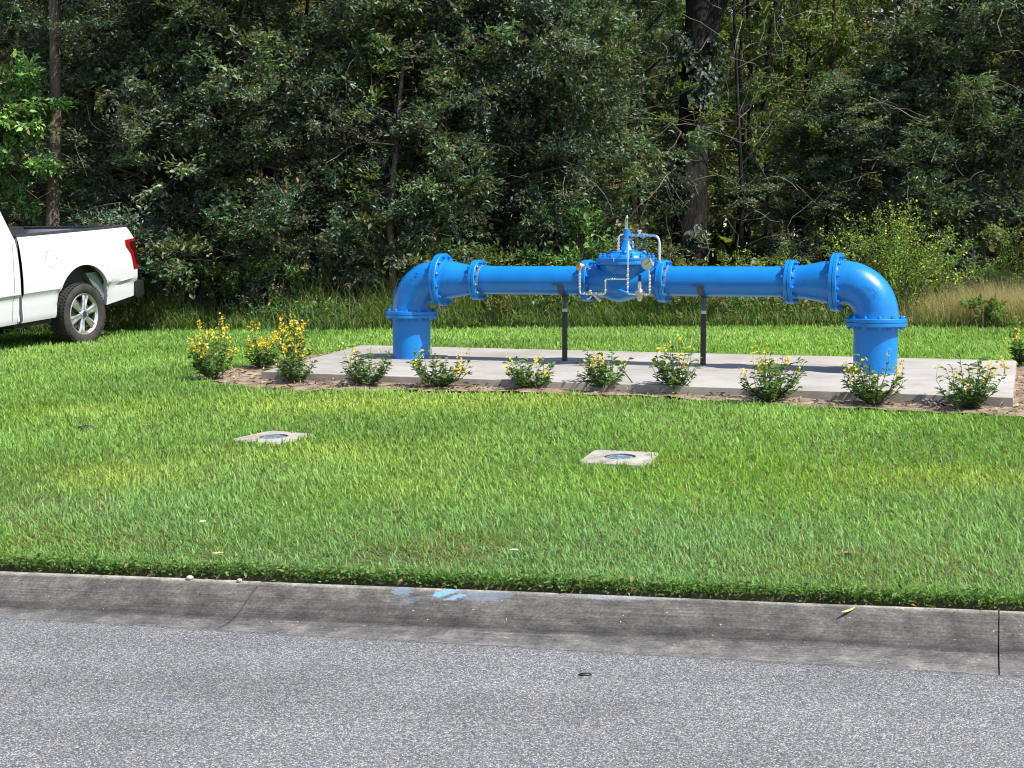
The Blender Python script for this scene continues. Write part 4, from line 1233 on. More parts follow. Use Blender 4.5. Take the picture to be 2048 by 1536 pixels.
# ------------------------------------------------------------------ the wood
PAL = {'oak': np.array([.084, .116, .084]), 'bay': np.array([.085, .155, .050]), 'soft': np.array([.125, .175, .052]), 'olive': np.array([.155, .165, .068]), 'deep': np.array([.070, .106, .066])}
def spray(rg, cen, axis, nl, rad, L, pal, spread=.55, flat=.55):
    """leaves set along small twigs that fan out from a branch end"""
    nt = max(3, nl//14)
    td = unit(axis[None] + rg.normal(0, spread, (nt, 3))*np.array([1, 1, flat]))
    tl = rad*rg.uniform(.5, 1.25, nt)
    k = rg.integers(0, nt, nl); f = rg.uniform(.12, 1.0, nl)
    P = cen[None] + td[k]*(tl[k]*f)[:, None] + rg.normal(0, rad*.07, (nl, 3))
    P[:, 2] -= .12*rad*(f*f)
    D = unit(td[k] + rg.normal(0, .75, (nl, 3)))
    N = unit(rg.normal(0, .55, (nl, 3)) + np.array([0, -.12, .85]))
    ll = L*rg.uniform(.65, 1.3, nl)
    col = pal*rg.uniform(.6, 1.45, (nl, 1))*(1 + rg.normal(0, .08, (nl, 3)))
    o = rg.random(nl)
    col[o < .035] = np.array([.20, .17, .05])*rg.uniform(.6, 1.2, ((o < .035).sum(), 1))
    col[o > .992] = np.array([.30, .11, .03])
    return leaves(P, D, N, ll, ll*rg.uniform(.36, .5, nl), np.clip(col, 0, 1)), [(cen, cen + td[i]*tl[i]) for i in range(0, nt, 2)]

def tree_meshes(seed, h, z_low, spread, nlimb, ncl, nl, L, pal, trunk_r, bark_, lean=(0, 0), leafmat='leaf_oak', fork=None, kx=1.0, ky=1.0, zpow=1.0):
    """returns meshes for trunk, branches, crown; base at the origin"""
    rg = np.random.default_rng(seed)
    nseg = 12
    tp = []
    for i in range(nseg+1):
        f = i/nseg
        tp.append(Vector((lean[0]*f*h + .10*math.sin(f*5+seed)*f*2, lean[1]*f*h + .08*math.cos(f*4+seed*2)*f*2, h*f)))
    tr = MB(); 
    tr.tube([tp[0]-Vector((0, 0, .3))] + tp, [trunk_r*1.55] + [trunk_r*(1.25 if i == 0 else 1)*(1-.80*(i/nseg)**1.1) for i in range(nseg+1)], 12)
    if fork:
        for (f0, vec, r0) in fork:
            p = tp[int(f0*nseg)]; v = Vector(vec)
            tr.tube([p, p + v*.3 + Vector((0, 0, v.length*.04)), p + v*.62 + Vector(rg.normal(0, .05, 3)), p + v], [r0, r0*.85, r0*.65, r0*.3], 10)
    br = MB(); lv = []
    for i in range(nlimb):
        f = (z_low + (h*.97 - z_low)*((i+rg.uniform(.0, 1))/nlimb)**zpow)/h
        j = min(nseg-1, int(f*nseg)); p0 = tp[j].lerp(tp[j+1], f*nseg-j)
        az = i*2.4 + rg.normal(0, .5)
        tp_ = 1 - .62*max(0, (f-.45)/.55)**1.5
        ln = spread*rg.uniform(.7, 1.15)*tp_
        rise = rg.uniform(.0, .55) + .35*f
        d = Vector((math.cos(az)*kx, math.sin(az)*ky, rise)).normalized()
        p1 = p0 + d*ln*.5 + Vector(rg.normal(0, .1, 3)); p2 = p0 + d*ln + Vector((0, 0, -.10*ln)) + Vector(rg.normal(0, .15, 3))
        r0 = min(.055, trunk_r*.36)*tp_ + .008
        br.tube([p0, p1, p2], [r0, r0*.6, .006], 6, caps=False)
        for c in range(ncl):
            f2 = rg.uniform(.22, 1.05)
            q = (p0.lerp(p1, f2*2) if f2 < .5 else p1.lerp(p2, f2*2-1))
            off = Vector(rg.normal(0, 1, 3)); off = off.normalized()*spread*.30*rg.uniform(.25, 1.1)*(1.25-.4*f2)
            off.z *= .65
            e = q + off
            br.tube([q, q.lerp(e, .5)+Vector(rg.normal(0, .03, 3)), e], [.009, .006, .003], 3, caps=False)
            ax = (off.normalized() + d*.8 + Vector((0, 0, .15))).normalized()
            S, tw = spray(rg, np.array(e), np.array(ax), nl, .42*spread/1.9 + .12, L, pal*rg.uniform(.6, 1.6)*np.array([rg.uniform(.85, 1.2), 1, rg.uniform(.8, 1.15)]))
            lv.append(S)
            for a_, b_ in tw[:3]: br.tube([a_, b_], [.0035, .0015], 3, caps=False)
    V, l, s, c = merge(lv)
    return (tr.mesh('trunk', MAT[bark_], smooth=60), br.mesh('branches', MAT['twig_dark'], smooth=60), np_mesh('crown', V, l, s, MAT[leafmat], c))

def plant_tree(ms, x, y, rot, sc, label, group=None, name='tree', cat='tree', sz=1.0):
    z = float(ground(x, y)) - .02
    t = tag(empty(name, (x, y, z), (0, 0, rot)), label, cat, group)
    t.scale = (sc, sc, sc*sz)
    for nm, me in zip(('trunk', 'branches', 'crown'), ms): link(nm, me, t)
    return t

OAK1 = tree_meshes(101, 8.5, 1.5, 2.1, 22, 8, 150, .078, PAL['oak'], .13, 'bark_dark')
OAK2 = tree_meshes(102, 8.0, 1.1, 1.9, 22, 8, 190, .058, PAL['deep']*1.1, .10, 'bark_dark')
OAK3 = tree_meshes(103, 9.0, 2.0, 2.0, 20, 8, 150, .082, (PAL['oak']+PAL['bay']*.35)/1.15, .12, 'bark_pale')
SOFT = tree_meshes(104, 8.0, 1.6, 1.8, 18, 7, 90, .110, PAL['soft']*.85, .08, 'bark_dark', leafmat='leaf_soft')
OLIV = tree_meshes(105, 9.0, 2.6, 2.0, 18, 7, 110, .085, PAL['olive']*.85, .09, 'bark_pale', leafmat='leaf_soft')
BIGT = tree_meshes(106, 11.0, 5.6, 2.4, 16, 8, 140, .085, PAL['oak']*1.1, .30, 'bark_dark', lean=(.006, .0), fork=[(.36, (.62, -.1, 2.4), .20), (.42, (-.7, .2, 2.6), .12)])
LEFT = tree_meshes(107, 10.0, 5.2, 2.0, 16, 7, 120, .085, (PAL['olive']+PAL['oak'])*.6, .115, 'bark_pale', lean=(.035, 0))
LIMB = tree_meshes(108, 8.0, 3.7, 1.9, 18, 8, 150, .080, (PAL['oak']*1.1+PAL['olive']*.15), .12, 'bark_dark', fork=[(.34, (1.25, -1.35, 1.2), .085), (.34, (1.35, -1.3, -.15), .075), (.34, (-1.0, -.2, 1.3), .07)])
BAY = tree_meshes(109, 4.0, 1.9, 1.15, 14, 6, 70, .125, PAL['bay']*1.75, .05, 'bark_dark', leafmat='leaf_oak', kx=1.1)
CURT1 = tree_meshes(112, 7.0, .9, 1.75, 30, 9, 150, .074, PAL['oak']*1.25, .07, 'bark_dark', kx=1.15)
CURT2 = tree_meshes(113, 6.5, .7, 1.6, 28, 9, 105, .102, (PAL['oak']*.9+PAL['soft']*.30), .06, 'bark_dark', kx=1.15)
BACK = tree_meshes(110, 13.0, 3.5, 3.2, 20, 7, 60, .17, PAL['soft']*.8, .14, 'bark_dark', leafmat='leaf_soft')
BACK2 = tree_meshes(111, 13.0, 2.0, 3.0, 20, 7, 60, .16, PAL['olive']*.9, .12, 'bark_pale', leafmat='leaf_soft')
EG = 'dense evergreen trees along the edge of the wood'
plant_tree(LEFT, -6.92, 20.95, 0.0, 1.0, 'tall tree with sunlit pale brown trunk behind the truck bed')
plant_tree(LIMB, -6.35, 22.6, 0.0, 1.0, 'dark oak with two crooked black limbs above the tailgate')
plant_tree(BAY, -7.45, 20.35, 0.5, .97, 'small tree with large bright green leaves above the truck cab')
plant_tree(OAK1, -5.0, 22.0, 1.0, 1.0, 'dark green oak right of the truck, first of the dense leafy masses', EG, sz=.78)
plant_tree(OAK2, -3.7, 21.3, 2.3, .95, 'dense dark oak hanging low behind the leftmost yellow shrubs', EG, sz=.78)
plant_tree(OAK3, -1.9, 22.3, 0.4, .98, 'oak with slim pale trunk standing behind the far blue elbow', EG, sz=.78)
plant_tree(OAK1, -0.75, 21.7, 4.0, .93, 'bluish green oak rising behind the far reducer and pipe', EG, sz=.78)
plant_tree(OAK2, 0.75, 22.2, 5.2, 1.05, 'dark oak behind the middle of the pipe, left of the valve', EG, sz=.78)
plant_tree(BIGT, 2.80, 22.2, 0.0, 1.0, 'big dark forked tree trunk with vines right behind the valve')
plant_tree(OAK3, 2.2, 25.3, 2.2, 1.0, 'shaded oak crown directly behind the big forked trunk', EG, sz=.78)
plant_tree(SOFT, 4.75, 23.3, 1.0, .8, 'lighter green broadleaf tree just right of the big forked trunk', EG)
plant_tree(OAK1, 6.9, 22.6, 3.0, .95, 'dense grey green oak at the upper right above the wild flowers', EG, sz=.78)
plant_tree(OAK3, 8.7, 22.2, 1.3, 1.0, 'dark oak cut by the right picture edge', EG, sz=.78)
CG = 'leafy screen of young oaks in front of the wood'
plant_tree(CURT1, -5.55, 21.3, .3, .95, 'low branching oak with leaves to the ground right of the tail lamp', CG, sz=.85)
plant_tree(CURT2, -4.35, 20.9, 1.9, .98, 'leafy young oak filling the gap behind the first yellow shrub', CG, sz=.85)
plant_tree(CURT1, -3.0, 21.2, 3.3, 1.0, 'dense young oak midway between truck and far elbow', CG, sz=.85)
plant_tree(CURT2, -1.35, 21.1, 4.6, .95, 'young oak whose leaves hang right above the far elbow', CG, sz=.85)
plant_tree(CURT1, -0.1, 21.2, 5.6, .95, 'young oak above the far straight pipe', CG, sz=.85)
plant_tree(CURT2, .85, 21.6, .9, .85, 'young oak directly behind the valve indicator', CG)
plant_tree(CURT1, 5.15, 22.0, 2.6, .85, 'young oak above the near small flange', CG, sz=.62)
plant_tree(CURT2, 6.35, 22.0, 4.0, .95, 'young oak rising behind the largest wild flower bush', CG, sz=.72)
plant_tree(CURT1, 7.7, 21.6, .2, 1.0, 'young oak above the tan feathery grass', CG, sz=.85)
plant_tree(CURT2, -7.0, 23.6, 2.2, 1.05, 'young oak in the shade behind the bright leaved small tree', CG)
plant_tree(OLIV, -2.9, 25.0, 2.0, 1.0, 'olive tinted tree showing between the oaks left of the far elbow', EG)
plant_tree(OLIV, 6.6, 27.5, 4.0, .9, 'olive tinted tree in the gap above the near reducer', EG)
plant_tree(SOFT, -6.6, 26.0, 3.0, 1.1, 'light green tree behind the dark crooked limbs', EG)
plant_tree(SOFT, 0.2, 25.5, 0.3, 1.05, 'light green tree glimpsed behind the oaks left of the valve', EG)
for (x, y, r, s, lb) in ((11.0, 22.3, .2, 1.0, 'oak just beyond the right picture edge'), (13.4, 23.0, 2.2, 1.05, 'outermost oak of the row on the right'), (-10.6, 23.2, 1.2, 1.0, 'oak just beyond the left picture edge')):
    plant_tree(OAK2, x, y, r, s, lb, EG)
rr = random.Random(5)
bk = [(-14, 29), (-10.5, 31), (-7.5, 29.5), (-4.2, 30.5), (-1.0, 29), (2.0, 31.0), (5.0, 30.0), (8.2, 29.0), (11.4, 30.5), (15, 29.5), (-12.5, 36), (-6.0, 36.5), (0.5, 36), (6.8, 35.5), (13, 36.5), (19, 31), (22, 36)]
for i, (x, y) in enumerate(bk):
    plant_tree((BACK, BACK2)[i % 2], x, y, rr.uniform(0, 6.28), rr.uniform(.62, .8), 'hazy tree deep in the wood behind the front row of oaks', 'trees deep in the wood')
# slim bare trunks that show through the thin foliage on the right
def pole(pts, r0, r1, label, bark_='bark_dark'):
    b = Vector(pts[0]); t = tag(empty('slender_tree', b), label, 'tree', 'slender trunks in the wood')
    q = [Vector(p)-b for p in pts]
    tr = MB().tube([q[0]-Vector((0, 0, .4))] + q, [r0*1.2] + [r0 + (r1-r0)*i/(len(q)-1) for i in range(len(q))], 10).build('trunk', MAT[bark_], t, smooth=60)
    rg = np.random.default_rng(int(abs(b.x*100)))
    br = MB(); lv = []
    for k in range(16):
        f = rg.uniform(.3, 1.0)*(len(q)-1); j = min(len(q)-2, int(f)); p = q[j].lerp(q[j+1], f-j)
        e = p + Vector((rg.normal(0, .5), rg.normal(0, .5), rg.uniform(.0, .7)))
        br.tube([p, (p+e)/2 + Vector(rg.normal(0, .06, 3)), e], [.014, .009, .004], 4, caps=False)
        S, tw = spray(rg, np.array(e), unit(np.array(e-p)), 60, .45, .085, PAL['soft']*rg.uniform(.6, 1.1)); lv.append(S)
    V, l, s, c = merge(lv)
    tag(br.build('branches', MAT['twig_dark'], t), kind='stuff'); link('crown', np_mesh('crown', V, l, s, MAT['leaf_soft'], c), t)
pole([(-5.95, 22.0, .6), (-5.95, 22.0, 1.6), (-5.98, 22.05, 2.5), (-6.02, 22.1, 3.4), (-5.9, 22.4, 4.8), (-5.8, 22.6, 7.0)], .055, .02, 'slim pale trunk just behind the tail lamp of the truck', 'bark_pale')
pole([(-1.72, 20.4, .6), (-1.73, 20.4, 1.4), (-1.78, 20.45, 2.2), (-1.70, 20.6, 3.1), (-1.6, 21.0, 4.6), (-1.5, 21.4, 7.0)], .062, .02, 'slim lichen covered trunk close beside the far elbow', 'bark_pale')
pole([(4.7, 26, .6), (4.75, 26, 2.8), (4.62, 26, 4.4), (4.75, 26, 5.8), (5.1, 26, 8)], .085, .06, 'dark trunk in the gap right of the forked trunk')
pole([(5.55, 28, .6), (5.5, 28, 3), (5.45, 28, 5), (5.6, 28, 8)], .07, .05, 'second dark trunk in the gap right of the forked trunk')
pole([(6.95, 28.5, .6), (7.0, 28.5, 3), (6.9, 28.5, 5), (7.05, 28.5, 6.2), (7.3, 28.5, 9)], .06, .04, 'thin dark trunk above the near elbow, left of a thicker one')
pole([(7.4, 27, .6), (7.2, 27, 3), (7.1, 27, 4.6), (7.35, 27, 6.2), (7.4, 27, 9)], .10, .07, 'thicker dark trunk above the near elbow')
pole([(8.6, 27.5, .6), (8.4, 27.5, 3), (8.3, 27.5, 4.8), (8.75, 27.5, 6.2), (9, 27.5, 9)], .09, .07, 'leaning dark trunk at the upper right')
pole([(3.9, 25, .6), (4.0, 25, 2), (4.1, 25, 3.4), (4.0, 25, 5), (4.2, 25.2, 8)], .05, .02, 'thin stem low between forked trunk and wild flowers')
pole([(4.9, 24.2, .6), (4.95, 24.2, 1.8), (5.1, 24.2, 3.0), (5.0, 24.2, 4.5), (5.2, 24.4, 7.5)], .055, .02, 'crooked dark stem low behind the near small flange')

for i, (x_, Y, r0, lb) in enumerate(((-5.60, 22.6, .035, 'thin stem right of the truck tail lamp'), (-4.55, 22.2, .04, 'thin stem behind the leftmost yellow shrub'), (-3.78, 22.8, .035, 'thin stem above the third yellow shrub'), (-0.50, 21.8, .035, 'thin stem above the far small flange'), (0.40, 22.0, .045, 'thin stem above the far half of the pipe'), (2.05, 21.6, .04, 'thin stem close left of the big forked trunk'), (3.57, 21.9, .045, 'thin stem close right of the big forked trunk'), (4.91, 22.3, .04, 'thin stem above the near big flange'), (7.12, 22.0, .04, 'thin stem above the tan feathery grass'))):
    w1 = .12*math.sin(i*2.1); w2 = .2*math.cos(i*1.7)
    pole([(x_, Y, .55), (x_+w1*.4, Y, 1.6), (x_+w1, Y+.05, 2.7), (x_+w1*.6+w2*.5, Y+.1, 4.0), (x_+w2, Y+.2, 5.6), (x_+w2*1.6, Y+.3, 7.2)], r0, .015, lb, 'bark_pale' if i in (0, 3) else 'bark_dark')
# loose pale dead twigs and vines hanging in the front of the wood
def twigs(seed, n, x0, x1, y0, y1, z0, z1, ln, label):
    rg = np.random.default_rng(seed); mb = MB()
    for i in range(n):
        p = Vector((rg.uniform(x0, x1), rg.uniform(y0, y1), rg.uniform(z0, z1)))
        az = rg.uniform(0, 6.28); d = Vector((math.cos(az), .3*math.sin(az), rg.normal(0, .75))).normalized()
        pts = [p]; L = ln*rg.uniform(.4, 1.5)
        for k in range(5):
            d = (d + Vector(rg.normal(0, .28, 3))).normalized(); pts.append(pts[-1] + d*L/5)
        r = rg.uniform(.002, .0075)
        mb.tube(pts, [r*(1-.75*k/5) for k in range(6)], 4, caps=False)
        if rg.random() < .6:
            q = pts[int(rg.integers(1, 4))]; e = q + (d + Vector(rg.normal(0, .8, 3))).normalized()*L*.35
            mb.tube([q, (q+e)/2 + Vector(rg.normal(0, .02, 3)), e], [r*.6, r*.45, r*.2], 3, caps=False)
    return tag(mb.build('dead_twigs', MAT['twig'], None, smooth=60), label, 'twigs', kind='stuff')
twigs(1, 620, -9, 9.5, 20.2, 22.4, .8, 6.0, .85, 'pale dead twigs and vine stems tangled in the front of the wood')

# climbing vine leaves on the big trunk
rg = np.random.default_rng(91); n = 2600
hh = rg.uniform(.2, 4.4, n); aa = rg.normal(-1.6, 1.0, n); rad = .34*(1.1-.06*hh) + np.abs(rg.normal(0, .09, n))
kp = vnoise(hh*1.3, aa*1.2, 1.0, 8) > .50; hh, aa, rad = hh[kp], aa[kp], rad[kp]; n = len(hh)
P = np.stack([2.80+rad*np.cos(aa)+.006*hh, 22.2+rad*np.sin(aa), float(ground(2.80, 22.2))+hh], -1)
V, l, s, c = leaves(P, unit(np.stack([np.cos(aa)*.5+rg.normal(0, .5, n), np.sin(aa)*.5, -.6+rg.normal(0, .4, n)], -1)), unit(np.stack([np.cos(aa), np.sin(aa), rg.uniform(.2, 1, n)], -1)), rg.uniform(.08, .16, n), rg.uniform(.05, .09, n), PAL['deep']*rg.uniform(.3, .9, (n, 1)))
tag(link('climbing_vine', np_mesh('climbing_vine', V, l, s, MAT['leaf_oak'], c)), 'dark leafy vine climbing the big forked trunk', 'vine')

# undergrowth: bushes at the foot of the trees
def bush(x, y, w, h, n, L, pal, seed, label, mat='leaf_soft', name='bush'):
    rg = np.random.default_rng(seed); z = float(ground(x, y))
    t = tag(empty(name, (x, y, z)), label, 'bush', 'bushes at the foot of the trees')
    st = MB(); lv = []
    for i in range(n):
        az = rg.uniform(0, 6.28); o = w*.5*math.sqrt(rg.random()); hh = h*rg.uniform(.25, 1.0)*(1-.4*(o/(w*.5))**2)
        e = Vector((math.cos(az)*o, math.sin(az)*o*.7, hh)); b = Vector((math.cos(az)*o*.25, math.sin(az)*o*.2, 0))
        st.tube([b, b.lerp(e, .55) + Vector((0, 0, .08*h)), e], [.008, .006, .003], 4, caps=False)
        S, tw = spray(rg, np.array(e), unit(np.array([math.cos(az)*.5, math.sin(az)*.5, .6])), 55, .26*(h+.6)/1.6, L, pal*rg.uniform(.7, 1.3)); lv.append(S)
    V, l, s, c = merge(lv)
    st.build('stems', MAT['twig_dark'], t); link('foliage', np_mesh('foliage', V, l, s, MAT[mat], c), t)
BU = [(-6.3, 20.9, 1.5, 1.1, 36, .07, 'soft', .85, 'low green bush right behind the truck bumper'), (-4.9, 20.7, 1.6, 1.3, 44, .075, 'bay', .75, 'bush with broad green leaves between truck and first yellow shrub'),
      (-3.5, 20.5, 1.5, 1.0, 40, .085, 'bay', .8, 'dark green bush behind the leftmost yellow shrubs'), (-2.6, 20.9, 1.2, 1.4, 40, .07, 'oak', 1.2, 'upright dark bush left of the lichen covered trunk'),
      (-.6, 20.2, 1.4, 1.2, 40, .07, 'soft', .7, 'mid green bush behind the far small flange'), (.95, 20.3, 1.1, 1.75, 48, .09, 'bay', 1.1, 'fresh green bush standing above the pipe, left of the valve'),
      (0.2, 19.5, 1.6, .75, 36, .06, 'olive', .8, 'low olive bush under the pipe beside the first black post'), (1.9, 20.0, 1.3, 1.3, 36, .07, 'olive', .7, 'yellowish bush just behind the valve'),
      (3.4, 20.2, 1.6, 1.0, 36, .06, 'soft', .8, 'low bush at the foot of the big forked trunk'), (6.6, 20.9, 1.4, 1.2, 36, .10, 'oak', 1.6, 'bush with pale drooping leaves at the right picture edge'),
      (2.3, 19.3, 1.3, .6, 30, .06, 'olive', .75, 'low olive bush under the pipe between the black posts'), (-7.6, 20.5, 1.8, 1.0, 36, .07, 'soft', .7, 'shaded bush seen through the gap under the truck'),
      (6.35, 18.75, .5, .42, 16, .075, 'bay', 1.1, 'small green weed in front of the tan grass')]
for i, (x, y, w, h, n, L, pl, k, lb) in enumerate(BU): bush(x, y, w, h, n, L, PAL[pl]*k*1.25, 500+i, lb)

def wild_flower(x, y, w, h, n, nfl, seed, label):
    rg = np.random.default_rng(seed); z = float(ground(x, y))
    t = tag(empty('wild_flower_bush', (x, y, z)), label, 'bush', 'wild yellow flowering bushes by the wood')
    st = MB(); lv = []; fl = []
    for i in range(n):
        az = rg.uniform(0, 6.28); o = w*.5*rg.random()**.6; hh = h*rg.uniform(.45, 1.0)*(1-.35*(o/(w*.5))**2)
        e = Vector((math.cos(az)*o, math.sin(az)*o*.6, hh)); b = Vector((math.cos(az)*o*.2, math.sin(az)*o*.15, 0))
        m = b.lerp(e, .6) + Vector((0, 0, .12*hh))
        st.tube([b, m, e], [.006, .004, .0018], 3, caps=False)
        nl = 110; f = rg.uniform(.1, 1, nl)
        bb, mm, ee = np.array(b), np.array(m), np.array(e)
        P = np.where((f < .55)[:, None], bb + (mm-bb)*(f/.55)[:, None], mm + (ee-mm)*((f-.55)/.45)[:, None]) + rg.normal(0, .035, (nl, 3))
        D = unit(rg.normal(0, 1, (nl, 3)) + np.array([0, 0, .5]))
        ll = rg.uniform(.025, .05, nl)
        lv.append(leaves(P, D, unit(rg.normal(0, .5, (nl, 3))+np.array([0, 0, 1])), ll, ll*.5, np.array([.195, .275, .060])*rg.uniform(.6, 1.5, (nl, 1))))
        nf = rg.poisson(nfl/n)
        for j in range(nf):
            q = mm + (ee-mm)*rg.uniform(.1, 1.02) + rg.normal(0, .05, 3)
            aa = np.arange(5)*1.256; nr = unit(np.array([.1, -.5, .7]) + rg.normal(0, .3, 3)); x1 = unit(np.cross(nr, [.2, .3, .9])); y1 = np.cross(nr, x1)
            fl.append(leaves(np.repeat(q[None], 5, 0), np.cos(aa)[:, None]*x1+np.sin(aa)[:, None]*y1+nr*.3, np.repeat(nr[None], 5, 0), np.full(5, .017), np.full(5, .014), np.repeat(np.array([[.85, .66, .03]])*rg.uniform(.8, 1.1), 5, 0)))
    V, l, s, c = merge(lv); st.build('stems', MAT['twig_dark'], t)
    link('foliage', np_mesh('foliage', V, l, s, MAT['leaf_soft'], c), t)
    V, l, s, c = merge(fl); link('blossoms', np_mesh('blossoms', V, l, s, MAT['petal'], c), t)
wild_flower(5.3, 19.4, 2.5, 1.95, 100, 150, 601, 'largest wild bush dotted with small yellow flowers, behind the near elbow')
wild_flower(3.7, 19.8, 1.5, 1.35, 34, 18, 602, 'thin leggy wild bush with few flowers, right of the big trunk foot')
wild_flower(7.2, 19.9, 1.8, 1.7, 34, 14, 603, 'arching wild bush with long leafy sprays at the right picture edge')

# tan feathery grass clump at the right
def feather(x, y, w, h, n, seed, label):
    rg = np.random.default_rng(seed)
    ox, oy = rg.normal(0, w*.30, n), rg.normal(0, .22, n)
    px, py = x+ox, y+oy
    P = np.stack([px, py, ground(px, py)], -1)
    V, l, s, c = blades(P, h*rg.uniform(.45, 1.05, n)*(1-.3*(ox/w)**2), rg.uniform(.0012, .0026, n), rg.uniform(0, 6.28, n), np.abs(rg.normal(.4, .35, n)), rg.uniform(.1, .9, n), np.where((rg.random(n) < .6)[:, None], np.array([.58, .45, .32]), np.array([.28, .27, .12]))*rg.uniform(.6, 1.25, (n, 1)))
    tag(link('feathery_grass', np_mesh('feathery_grass', V, l, s, MAT['grass'], c)), label, 'grass clump')
feather(6.75, 19.1, 2.2, .80, 15000, 71, 'tan feathery grass clump at the right picture edge before the trees')

# rank grass where mowing stops
rg = np.random.default_rng(33); n = 46000
x = rg.uniform(-9.5, 9.8, n); y = FOREST_Y(x) + np.abs(rg.normal(0, .75, n)) + .02
kp = fbm(x, y, .9, 14) + rg.normal(0, .12, n) > .40; x, y = x[kp], y[kp]; n = len(x)
ht = .22 + .75*np.clip((y - FOREST_Y(x))/.9, 0, 1)*fbm(x, y, .6, 15)*1.6
col = np.array([.125, .195, .060])*rg.uniform(.45, 1.5, (n, 1)); dry = (rg.random(n) < .11)[:, None]
col = np.where(dry, np.array([.34, .28, .15])*rg.uniform(.5, 1.2, (n, 1)), col)
V, l, s, c = blades(np.stack([x, y, ground(x, y)], -1), ht*rg.uniform(.5, 1.2, n), rg.uniform(.006, .014, n), rg.uniform(0, 6.28, n), np.abs(rg.normal(.25, .3, n)), rg.uniform(.2, 1.3, n), col)
tag(link('tall_grass', np_mesh('tall_grass', V, l, s, MAT['grass'], c)), 'rank uncut grass along the foot of the wood', 'tall grass', kind='stuff')
# creeping ground cover under the trees
n = 60000
x = rg.uniform(-11, 11.5, n); y = FOREST_Y(x) + .35 + rg.exponential(1.6, n)
kp = fbm(x, y, .7, 17) + rg.normal(0, .1, n) > .42; x, y = x[kp], y[kp]; n = len(x)
z = ground(x, y) + rg.random(n)*(.12+.75*fbm(x, y, .5, 18)**1.5)
base = np.where((fbm(x, y, .4, 19) > .5)[:, None], PAL['bay'][None]*1.35, PAL['olive'][None]*1.25)
V, l, s, c = leaves(np.stack([x, y, z], -1), unit(rg.normal(0, 1, (n, 3))), unit(rg.normal(0, .5, (n, 3))+np.array([0, -.2, 1])), rg.uniform(.05, .10, n), rg.uniform(.025, .05, n), base*rg.uniform(.5, 1.5, (n, 1)))
tag(link('undergrowth', np_mesh('undergrowth', V, l, s, MAT['leaf_soft'], c)), 'tangled leafy ground cover under the trees', 'undergrowth', kind='stuff')
# the far wood that closes the view
n = 110000
x = rg.uniform(-42, 42, n); y = rg.uniform(38, 56, n); z = rg.uniform(0, 1, n)**.85*17
kp = (fbm(x*.5+y*.2, z*.7, .6, 23) + rg.normal(0, .1, n)) > .36; x, y, z = x[kp], y[kp], z[kp]; n = len(x)
L = rg.uniform(.55, .95, n)
V, l, s, c = leaves(np.stack([x, y, z+.3], -1), unit(rg.normal(0, 1, (n, 3))), unit(rg.normal(0, .6, (n, 3))+np.array([0, -.4, .8])), L, L*.5, np.where((rg.random(n) < .4)[:, None], PAL['soft'][None], PAL['olive'][None])*rg.uniform(.6, 1.5, (n, 1)))
tag(link('woodland', np_mesh('woodland', V, l, s, MAT['leaf_soft'], c)), 'far mass of sunlit foliage behind the trees', 'woodland', kind='stuff')

# ------------------------------------------------------------------ small things lying about
def flat_leaf(name, x, y, z, L, W, rot, col, label, cat='leaf', curl=.25):
    n = 9; vs = []; fs = []
    for i in range(n):
        f = i/(n-1); w = W*math.sin(math.pi*min(1, f*1.02+.0))**.8 if 0 < i < n-1 else .002
        xx = (f-.5)*L; zc = curl*L*(f-.5)**2*2
        vs += [(xx, -w/2, zc+.25*w), (xx, 0, zc), (xx, w/2, zc+.25*w)]
    for i in range(n-1):
        fs += [(3*i, 3*i+3, 3*i+4, 3*i+1), (3*i+1, 3*i+4, 3*i+5, 3*i+2)]
    o = MB().add(vs, fs).build(name, plain(name+'_colour', col, .8, var=.35, scale=60), None, smooth=60, loc=(x, y, z), rot=(0.1, -.05, rot))
    return tag(o, label, cat)
gz = lambda x, y: float(ground(x, y))
flat_leaf('fallen_leaf', -1.41, 6.62, gz(-1.41, 6.62)+.035, .060, .028, .1, (.50, .33, .16), 'tan fallen leaf on the grass above the left kerb joint')
flat_leaf('fallen_leaf', 1.58, 6.50, gz(1.58, 6.50)+.040, .060, .036, -.2, (.19, .11, .07), 'brown fallen leaf on the grass towards the right above the kerb')
flat_leaf('paper_scrap', .01, 6.62, gz(.01, 6.62)+.04, .055, .022, -.5, (.62, .64, .64), 'pale scrap of paper on the grass above the kerb', 'litter', .1)
flat_leaf('paper_scrap', -1.62, 7.25, gz(-1.62, 7.25)+.045, .045, .025, .9, (.60, .56, .48), 'small whitish scrap standing in the grass left of the far box', 'litter', .1)
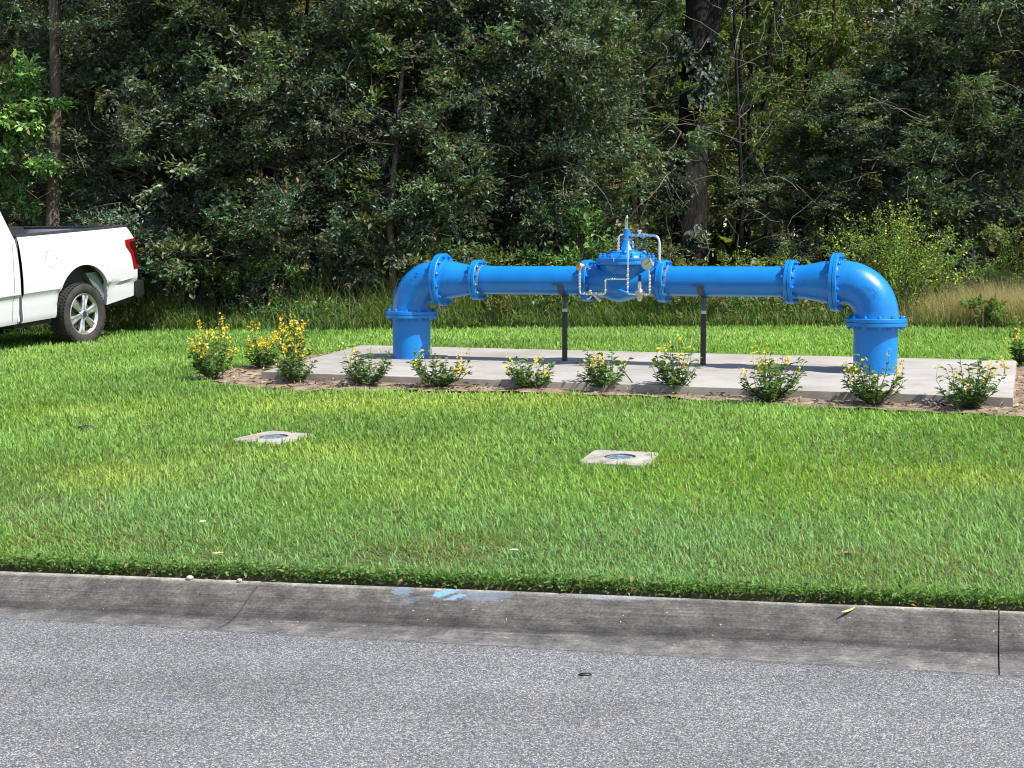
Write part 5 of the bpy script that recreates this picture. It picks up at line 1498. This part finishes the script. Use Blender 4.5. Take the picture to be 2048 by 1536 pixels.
flat_leaf('yellow_leaf', 1.43, 5.845, .112, .10, .016, .75, (.58, .42, .18), 'straw yellow leaf blade lying on the back of the kerb', 'leaf', .15)
def pebble(x, y, z, r, seed, label, mat='stone', sc=(1, .8, .6), rot=0, name='pebble', cat='stone'):
    rg = random.Random(seed); m = MB().sphere((0, 0, 0), r, 10, 7, sc)
    m.v = [(a*(1+rg.uniform(-.12, .12)), b*(1+rg.uniform(-.12, .12)), c*(1+rg.uniform(-.12, .12))) for a, b, c in m.v]
    return tag(m.build(name, MAT[mat], None, smooth=70, loc=(x, y, z), rot=(0, 0, rot)), label, cat)
pebble(-1.50, 6.41, .127, .018, 3, 'larger pale pebble on the kerb edge left of the joint', 'stone')
pebble(-1.26, 6.365, .126, .013, 4, 'smaller pale pebble on the kerb edge left of the joint', 'stone')
pebble(.282, 5.262, .013, .022, 5, 'small black lump lying on the asphalt', 'black', (1.2, .5, .3), .1, 'tar_lump', 'lump')
# grey gravel heap by the pad front
rg2 = random.Random(12); gv = MB()
gp = []
for k in range(26):
    gv2 = MB().sphere((rg2.gauss(0, .055), rg2.gauss(0, .03), rg2.uniform(.005, .045)), rg2.uniform(.010, .019), 7, 5, (1, rg2.uniform(.6, 1), rg2.uniform(.5, .9)))
    gv.add(gv2.v, gv2.f)
tag(gv.build('gravel', plain('grey_gravel', (.16, .165, .175), .9, var=.5, scale=40), None, smooth=60, loc=(3.30, 10.88, gz(3.30, 10.88)+.03)), 'little heap of grey gravel against the pad front', 'gravel', kind='stuff')
# flat dark lump standing in for a small hole in the grass
pebble(-3.23, 10.55, gz(-3.23, 10.55)+.012, .055, 8, 'flat dark lump standing for a small hole in the lawn at the left', 'under', (1.3, .7, .45), .2, 'hole_lump', 'hole')
# stick across the pad edge
MB().tube([(1.08, 12.05, gz(1.08, 12.05)+.03), (1.0, 12.15, .60), (.95, 12.22, .66)], [.006, .005, .003], 6).build('stick', MAT['twig_dark'], None)
tag(bpy.data.objects['stick'], 'thin dark stick leaning against the pad edge beside the shrub under the valve', 'stick')
